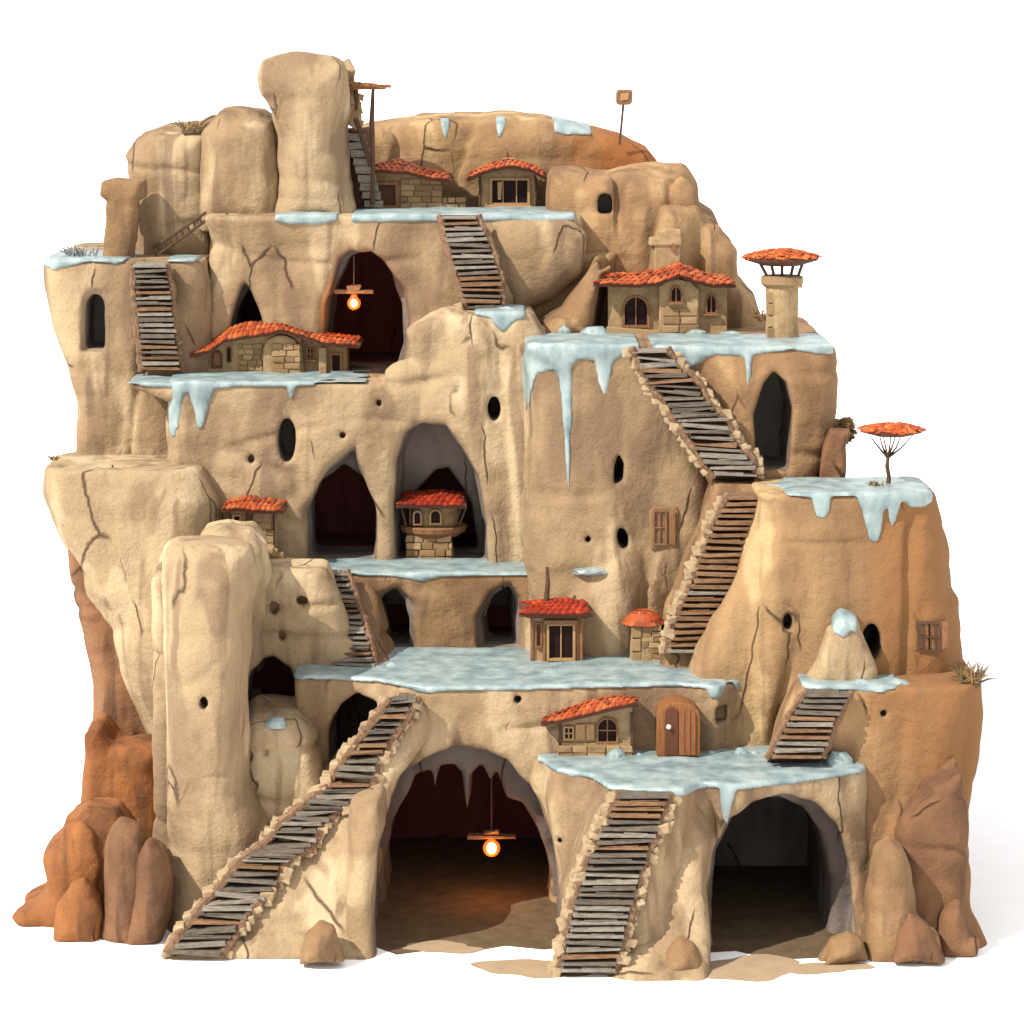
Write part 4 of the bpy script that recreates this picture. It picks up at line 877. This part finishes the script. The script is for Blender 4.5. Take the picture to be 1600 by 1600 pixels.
# --- tree
Y = Yon(760, Z4)
h = empty('umbrella_tree', P(1386, 761, Y), 'umbrella-shaped tree with a flat orange crown on the right terrace', 'tree')
bm = bmesh.new(); add_tube(bm, [P(1387, 764, Y), P(1389, 745, Y), P(1386, 728, Y), P(1388, 712, Y)], [.12, .09, .09, .07], 8)
tr = from_bm('trunk', bm, M['darkwood'], h)
for a, b_, c, dY in ((1358, 1370, 695, 0), (1374, 1379, 698, .3), (1392, 1390, 700, -.3), (1408, 1400, 700, .2), (1426, 1408, 700, 0), (1380, 1384, 700, -.5), (1400, 1394, 698, .6)):
    bm = bmesh.new(); add_tube(bm, [P(1387, 716, Y), P(b_, c, Y + dY * .5), P(a, 680, Y + dY)], [.05, .035, .02], 6); from_bm('branch', bm, M['darkwood'], tr)
canopy(h, 1393, 672, 49, 10, Y)
# --- square lamp on pole
Y = 25.8
h = empty('pole_lamp', P(969, 222, Y), 'square brown lantern on a thin leaning pole on the summit', 'lamp')
bm = bmesh.new(); add_tube(bm, [P(968, 226, Y), P(971, 195, Y), P(974, 163, Y)], .06, 6); from_bm('pole', bm, M['darkwood'], h)
prism('lantern', [(963, 161), (963, 144), (966, 140), (986, 140), (989, 143), (988, 160), (984, 164), (966, 164)], Y - .3, Y + .3, M['wood'], h, bevel=.08)
prism('lantern_face', [(969, 158), (970, 146), (983, 146), (982, 156)], Y - .36, Y - .2, M['lightwood'], h)
# --- lookout
Y = 21.6
h = empty('lookout', P(572, 320, Y), 'rickety wooden lookout platform beside the tallest rock tower', 'lookout')
bm = bmesh.new()
for i in range(9):
    x = 548 + i * 6.5; add_box(bm, P(x, 130 + i * .5 + random.uniform(-2, 2), Y + random.uniform(-.2, .2)), (.5, 1.6, .12), Matrix.Rotation(random.uniform(-.15, .25), 4, 'Y') @ Matrix.Rotation(random.uniform(-.2, .2), 4, 'Z'), .03)
add_box(bm, P(572, 136, Y - .4), (1.7, .2, .2), None, .03)
from_bm('platform', bm, M['door'], h)
bm = bmesh.new(); add_tube(bm, [P(582, 320, Y - .3), P(583, 250, Y - .3), P(581, 190, Y - .3), P(583, 140, Y - .3)], [.12, .1, .13, .08], 7); from_bm('post', bm, M['darkwood'], h)
bm = bmesh.new(); add_tube(bm, [P(580, 260, Y - .2), P(566, 215, Y), P(556, 185, Y)], .12, 7); from_bm('brace', bm, M['darkwood'], h)
bm = bmesh.new(); add_tube(bm, [P(555, 200, Y + .2), P(557, 165, Y + .1), P(556, 138, Y)], .12, 7); from_bm('brace', bm, M['darkwood'], h)
bm = bmesh.new(); add_tube(bm, [P(598, 140, Y - .3), P(602, 190, Y - .3)], .012, 5); from_bm('rope', bm, M['iron'], h)
bm = bmesh.new()
for i in range(26):
    add_box(bm, P(random.uniform(546, 562), random.uniform(145, 205), Y + .3), (random.uniform(.25, .5), .5, random.uniform(.2, .4)), Matrix.Rotation(random.uniform(-.5, .5), 4, 'Y'), .06)
from_bm('stone_pier', bm, M['stone'], h, bevel=.04)
st = empty('stone_steps', P(590, 325, Y + .8), 'grey stone steps climbing behind the wooden lookout', 'steps')
for i in range(9):
    bm = bmesh.new(); add_box(bm, P(584 - i * 3.6, 318 - i * 13, 21.9 + i * .06), (.85, .8, .36), Matrix.Rotation(random.uniform(-.08, .08), 4, 'Y'), .04); from_bm('step', bm, M['step'], st, bevel=.03)
# --- hanging lamps
def hang_lamp(x, y, Y, bw, ytop, label, en, r_=7):
    h = empty('hanging_lamp', P(x, y, Y), label, 'lamp')
    bm = bmesh.new(); add_box(bm, P(x, y - 18, Y), (bw / S * fac(Y), .3, .14), Matrix.Rotation(.02, 4, 'Y'), .04); add_box(bm, P(x, y - 25, Y), (.6, .25, .15), None, .05); from_bm('beam', bm, M['wood'], h)
    bm = bmesh.new(); add_tube(bm, [P(x, y - 20, Y), P(x, ytop, Y)], .03, 6); from_bm('cord', bm, M['iron'], h)
    bm = bmesh.new(); bmesh.ops.create_icosphere(bm, subdivisions=3, radius=r_ / S, matrix=Matrix.Translation(P(x, y, Y)) @ Matrix.Diagonal((1, 1, 1.15, 1))); from_bm('bulb', bm, M['glow'], h, smooth=True)
    bm = bmesh.new(); add_tube(bm, [P(x, y - 14, Y), P(x, y - 7, Y)], [.12, .2], 12); from_bm('lamp_holder', bm, M['halo'], h)
    bm = bmesh.new(); bmesh.ops.create_icosphere(bm, subdivisions=3, radius=(r_ + 6) / S, matrix=Matrix.Translation(P(x, y, Y))); from_bm('light_halo', bm, M['halo'], h, smooth=True)  # glowing ball added to draw the light halo round the bulb
    l = bpy.data.lights.new('lamp_light', 'POINT'); l.energy = en; l.color = (1, .35, .08); l.shadow_soft_size = .25
    lo = bpy.data.objects.new('lamp_light', l); C.objects.link(lo); lo.location = P(x, y, Y) + Vector((0, -.4, -.1))
hang_lamp(768, 1325, 7.0, 74, 1190, 'glowing lamp hanging from a short beam in the biggest lower cave', 160, 8)
hang_lamp(553, 474, 18.6, 62, 400, 'glowing lamp hanging from a beam in the upper left cave', 90, 6)
# --- ice lumps
def lump(pts, Y, label, seed, cat='ice lump', name='ice_lump', mat='ice', grp='ice lumps on the terraces'):
    x, y, rx, ry = pts; r_ = random.Random(seed); bm = bmesh.new(); f = fac(Y) / S
    bmesh.ops.create_icosphere(bm, subdivisions=2, radius=1)
    for v in bm.verts:
        k = 1 + r_.uniform(-.13, .13); v.co = Vector((v.co.x * rx * f * k, v.co.y * rx * f * .7 * k, (max(v.co.z, -.35)) * ry * f * k)) + P(x, y, Y)
    o = from_bm(name, bm, M[mat], loc=P(x, y, Y)); tag(o, label, cat, grp)
def onz(x, y, Z): return Yon(y, Z)
for i, (x, y, rx, ry, Z, lab) in enumerate([
    (962, 1186, 15, 17, Z1, 'pointed ice lump before the hut with the slanting roof'), (998, 1183, 7, 7, Z1, 'tiny ice lump between the hut and the arched door'),
    (1112, 1181, 10, 9, Z1, 'rounded ice lump just right of the arched door'), (1158, 1182, 12, 14, Z1, 'upright ice lump near the foot of the short right staircase'), (1180, 1182, 7, 10, Z1, 'small upright ice lump beside a larger one, nearest the short right staircase'),
    (1310, 1198, 22, 26, Z1, 'large white ice heap at the right end of the lowest terrace'),
    (612, 1044, 11, 10, Z2, 'round ice lump at the left end of the middle terrace'), (632, 1047, 6, 4, Z2, 'flat little ice chip beside the round lump on the middle terrace'),
    (695, 1010, 17, 22, Z2, 'domed ice heap between the two lower middle caves'), (752, 1050, 12, 4, Z2, 'flat dark ice lump at the centre of the middle terrace'), (860, 1053, 16, 7, Z2, 'curved ice lump on the middle terrace below the kiosk'),
    (818, 880, 7, 8, Z6, 'bright blue ice cube at the right end of the balcony tower ledge'), (776, 882, 8, 5, Z6, 'small grey ice lump on the balcony tower ledge'),
    (928, 524, 24, 15, Z5, 'low ice heap left of the stone villa'), (881, 523, 13, 15, Z5, 'hollow round ice lump farthest left of the villa'), (1090, 523, 18, 9, Z5, 'ice lump under the bow front of the villa'), (1142, 524, 17, 8, Z5, 'ice lump at the right corner of the villa'),
    (790, 486, 20, 8, Z11, 'small ice heap at the foot of the upper central staircase'), (316, 580, 16, 9, Z7, 'grey ice lump at the left end of the low curved-roof house'),
    (1345, 1069, 16, 9, Z3, 'pale ice lump right of the short right staircase head'), (1400, 1068, 20, 8, Z3, 'long ice lump before the barred square window'),
    (432, 1132, 18, 12, 8.0, 'blue ice mound in the mouth of the left middle cave'), (1190, 745, 12, 10, Z4, 'grey ice lump at the foot of the crooked staircase')]):
    lump((x, y, rx, ry), wallY(x, y, 1) if 'mouth' in lab else Yon(y, Z), lab, i)
lump((925, 893, 32, 8), wallY(925, 893) + .1, 'oval ice patch on the tall column above the kiosk', 60, 'ice patch', 'ice_patch', grp=None)
lump((845, 520, 10, 12), Yon(522, Z5), 'small brown stone box left of the hollow ice lump', 61, 'stone', 'stone_block', 'stone', None)
# --- grass tufts
def tuft(x, y, Y, n, ln, label, mat='grass', spread=14, base=True):
    bm = bmesh.new(); f = fac(Y) / S
    for i in range(n):
        a = random.uniform(-1.25, 1.25); L = ln * f * random.uniform(.5, 1.1); o = P(x + random.uniform(-spread, spread), y + 1, Y + random.uniform(-.4, .4))
        tip = o + Vector((math.sin(a) * L, random.uniform(-.3, .3) * L, math.cos(a) * L)); add_tube(bm, [o, o.lerp(tip, .5) + Vector((0, 0, .06)), tip], [.045, .035, .006], 4)
    if base: add_box(bm, P(x, y + 2, Y), (spread * 2 * f, .6, .16), None, .05)
    o = from_bm('grass_tuft', bm, M[mat], loc=P(x, y, Y)); tag(o, label, 'grass tuft')
tuft(300, 203, 21.2, 34, 22, 'brown grass tuft on top of the broad drum-shaped rock')
tuft(1516, 1066, 3.6, 60, 34, 'spiky dry grass tuft at the right rim of the cliff', spread=16)
tuft(126, 398, 18.5, 26, 22, 'grey frosted grass on the left tower rim', 'greygrass', 24, False)
tuft(84, 718, 13.0, 10, 12, 'tiny grass sprig on the left ledge', 'grass', 5, False)
tuft(1368, 761, Yon(761, Z4) - .3, 26, 12, 'small grass tuft at the foot of the umbrella tree', 'grass', 10)
tuft(1186, 497, 15.5, 24, 18, 'dark grass tuft between the villa and the canopy tower', 'grass', 8)
# bush and stone pile right of the upper terrace
bm = bmesh.new()
for i in range(160):
    v = Vector((random.gauss(0, 1), random.gauss(0, 1), random.gauss(0, 1))).normalized() * random.uniform(.3, .55)
    add_box(bm, P(1322, 672, 10.8) + Vector((v.x * .75, v.y * .7, v.z)), (.18, .16, .05), Matrix.Rotation(random.uniform(0, 3), 4, 'Z') @ Matrix.Rotation(random.uniform(-1, 1), 4, 'X'), .02)
bu = from_bm('shrub', bm, M['grass'], loc=P(1322, 672, 10.8)); tag(bu, 'small brown shrub on the stone pile behind the right terrace', 'shrub')
block([(1262, 775), (1286, 700), (1300, 672), (1330, 676), (1322, 700), (1324, 730), (1322, 780)], 9.0, 12.5, 'brown', name='stone_pile', label='narrow brown stone pile right of the tall recess', cat='stone pile', amp=.15, r=.3, seed=61, zbot=16.8, h=.08)

# ------------------------------------------------------------------ world, sun, camera
w = bpy.data.worlds.new("World"); bpy.context.scene.world = w; w.use_nodes = True
bg = w.node_tree.nodes['Background']; bg.inputs[0].default_value = (1.0, 1.0, 1.0, 1); bg.inputs[1].default_value = 1.0
sun = bpy.data.lights.new('sun', 'SUN'); sun.energy = 5.0; sun.angle = math.radians(0.6); sun.color = (1, .95, .86)
so = bpy.data.objects.new('sun', sun); C.objects.link(so)
dirv = Vector((0.72, 0.52, -0.84))            # travels right, into the picture and down
so.rotation_euler = dirv.to_track_quat('-Z', 'Y').to_euler()
cam = bpy.data.cameras.new('camera'); co = bpy.data.objects.new('camera', cam); C.objects.link(co)
co.location = (0, -D, HC); co.rotation_euler = (math.radians(90), 0, 0)
cam.sensor_width = 36; cam.lens = 36 * D / 40.0; cam.shift_y = -(800 - PY0) / 1600
cam.clip_start = 1; cam.clip_end = 12000
sc = bpy.context.scene; sc.camera = co
sc.view_settings.view_transform = 'Standard'; sc.view_settings.look = 'None'
sc.view_settings.exposure = 0.52; sc.view_settings.gamma = 1
sc.cycles.max_bounces = 6; sc.cycles.diffuse_bounces = 4
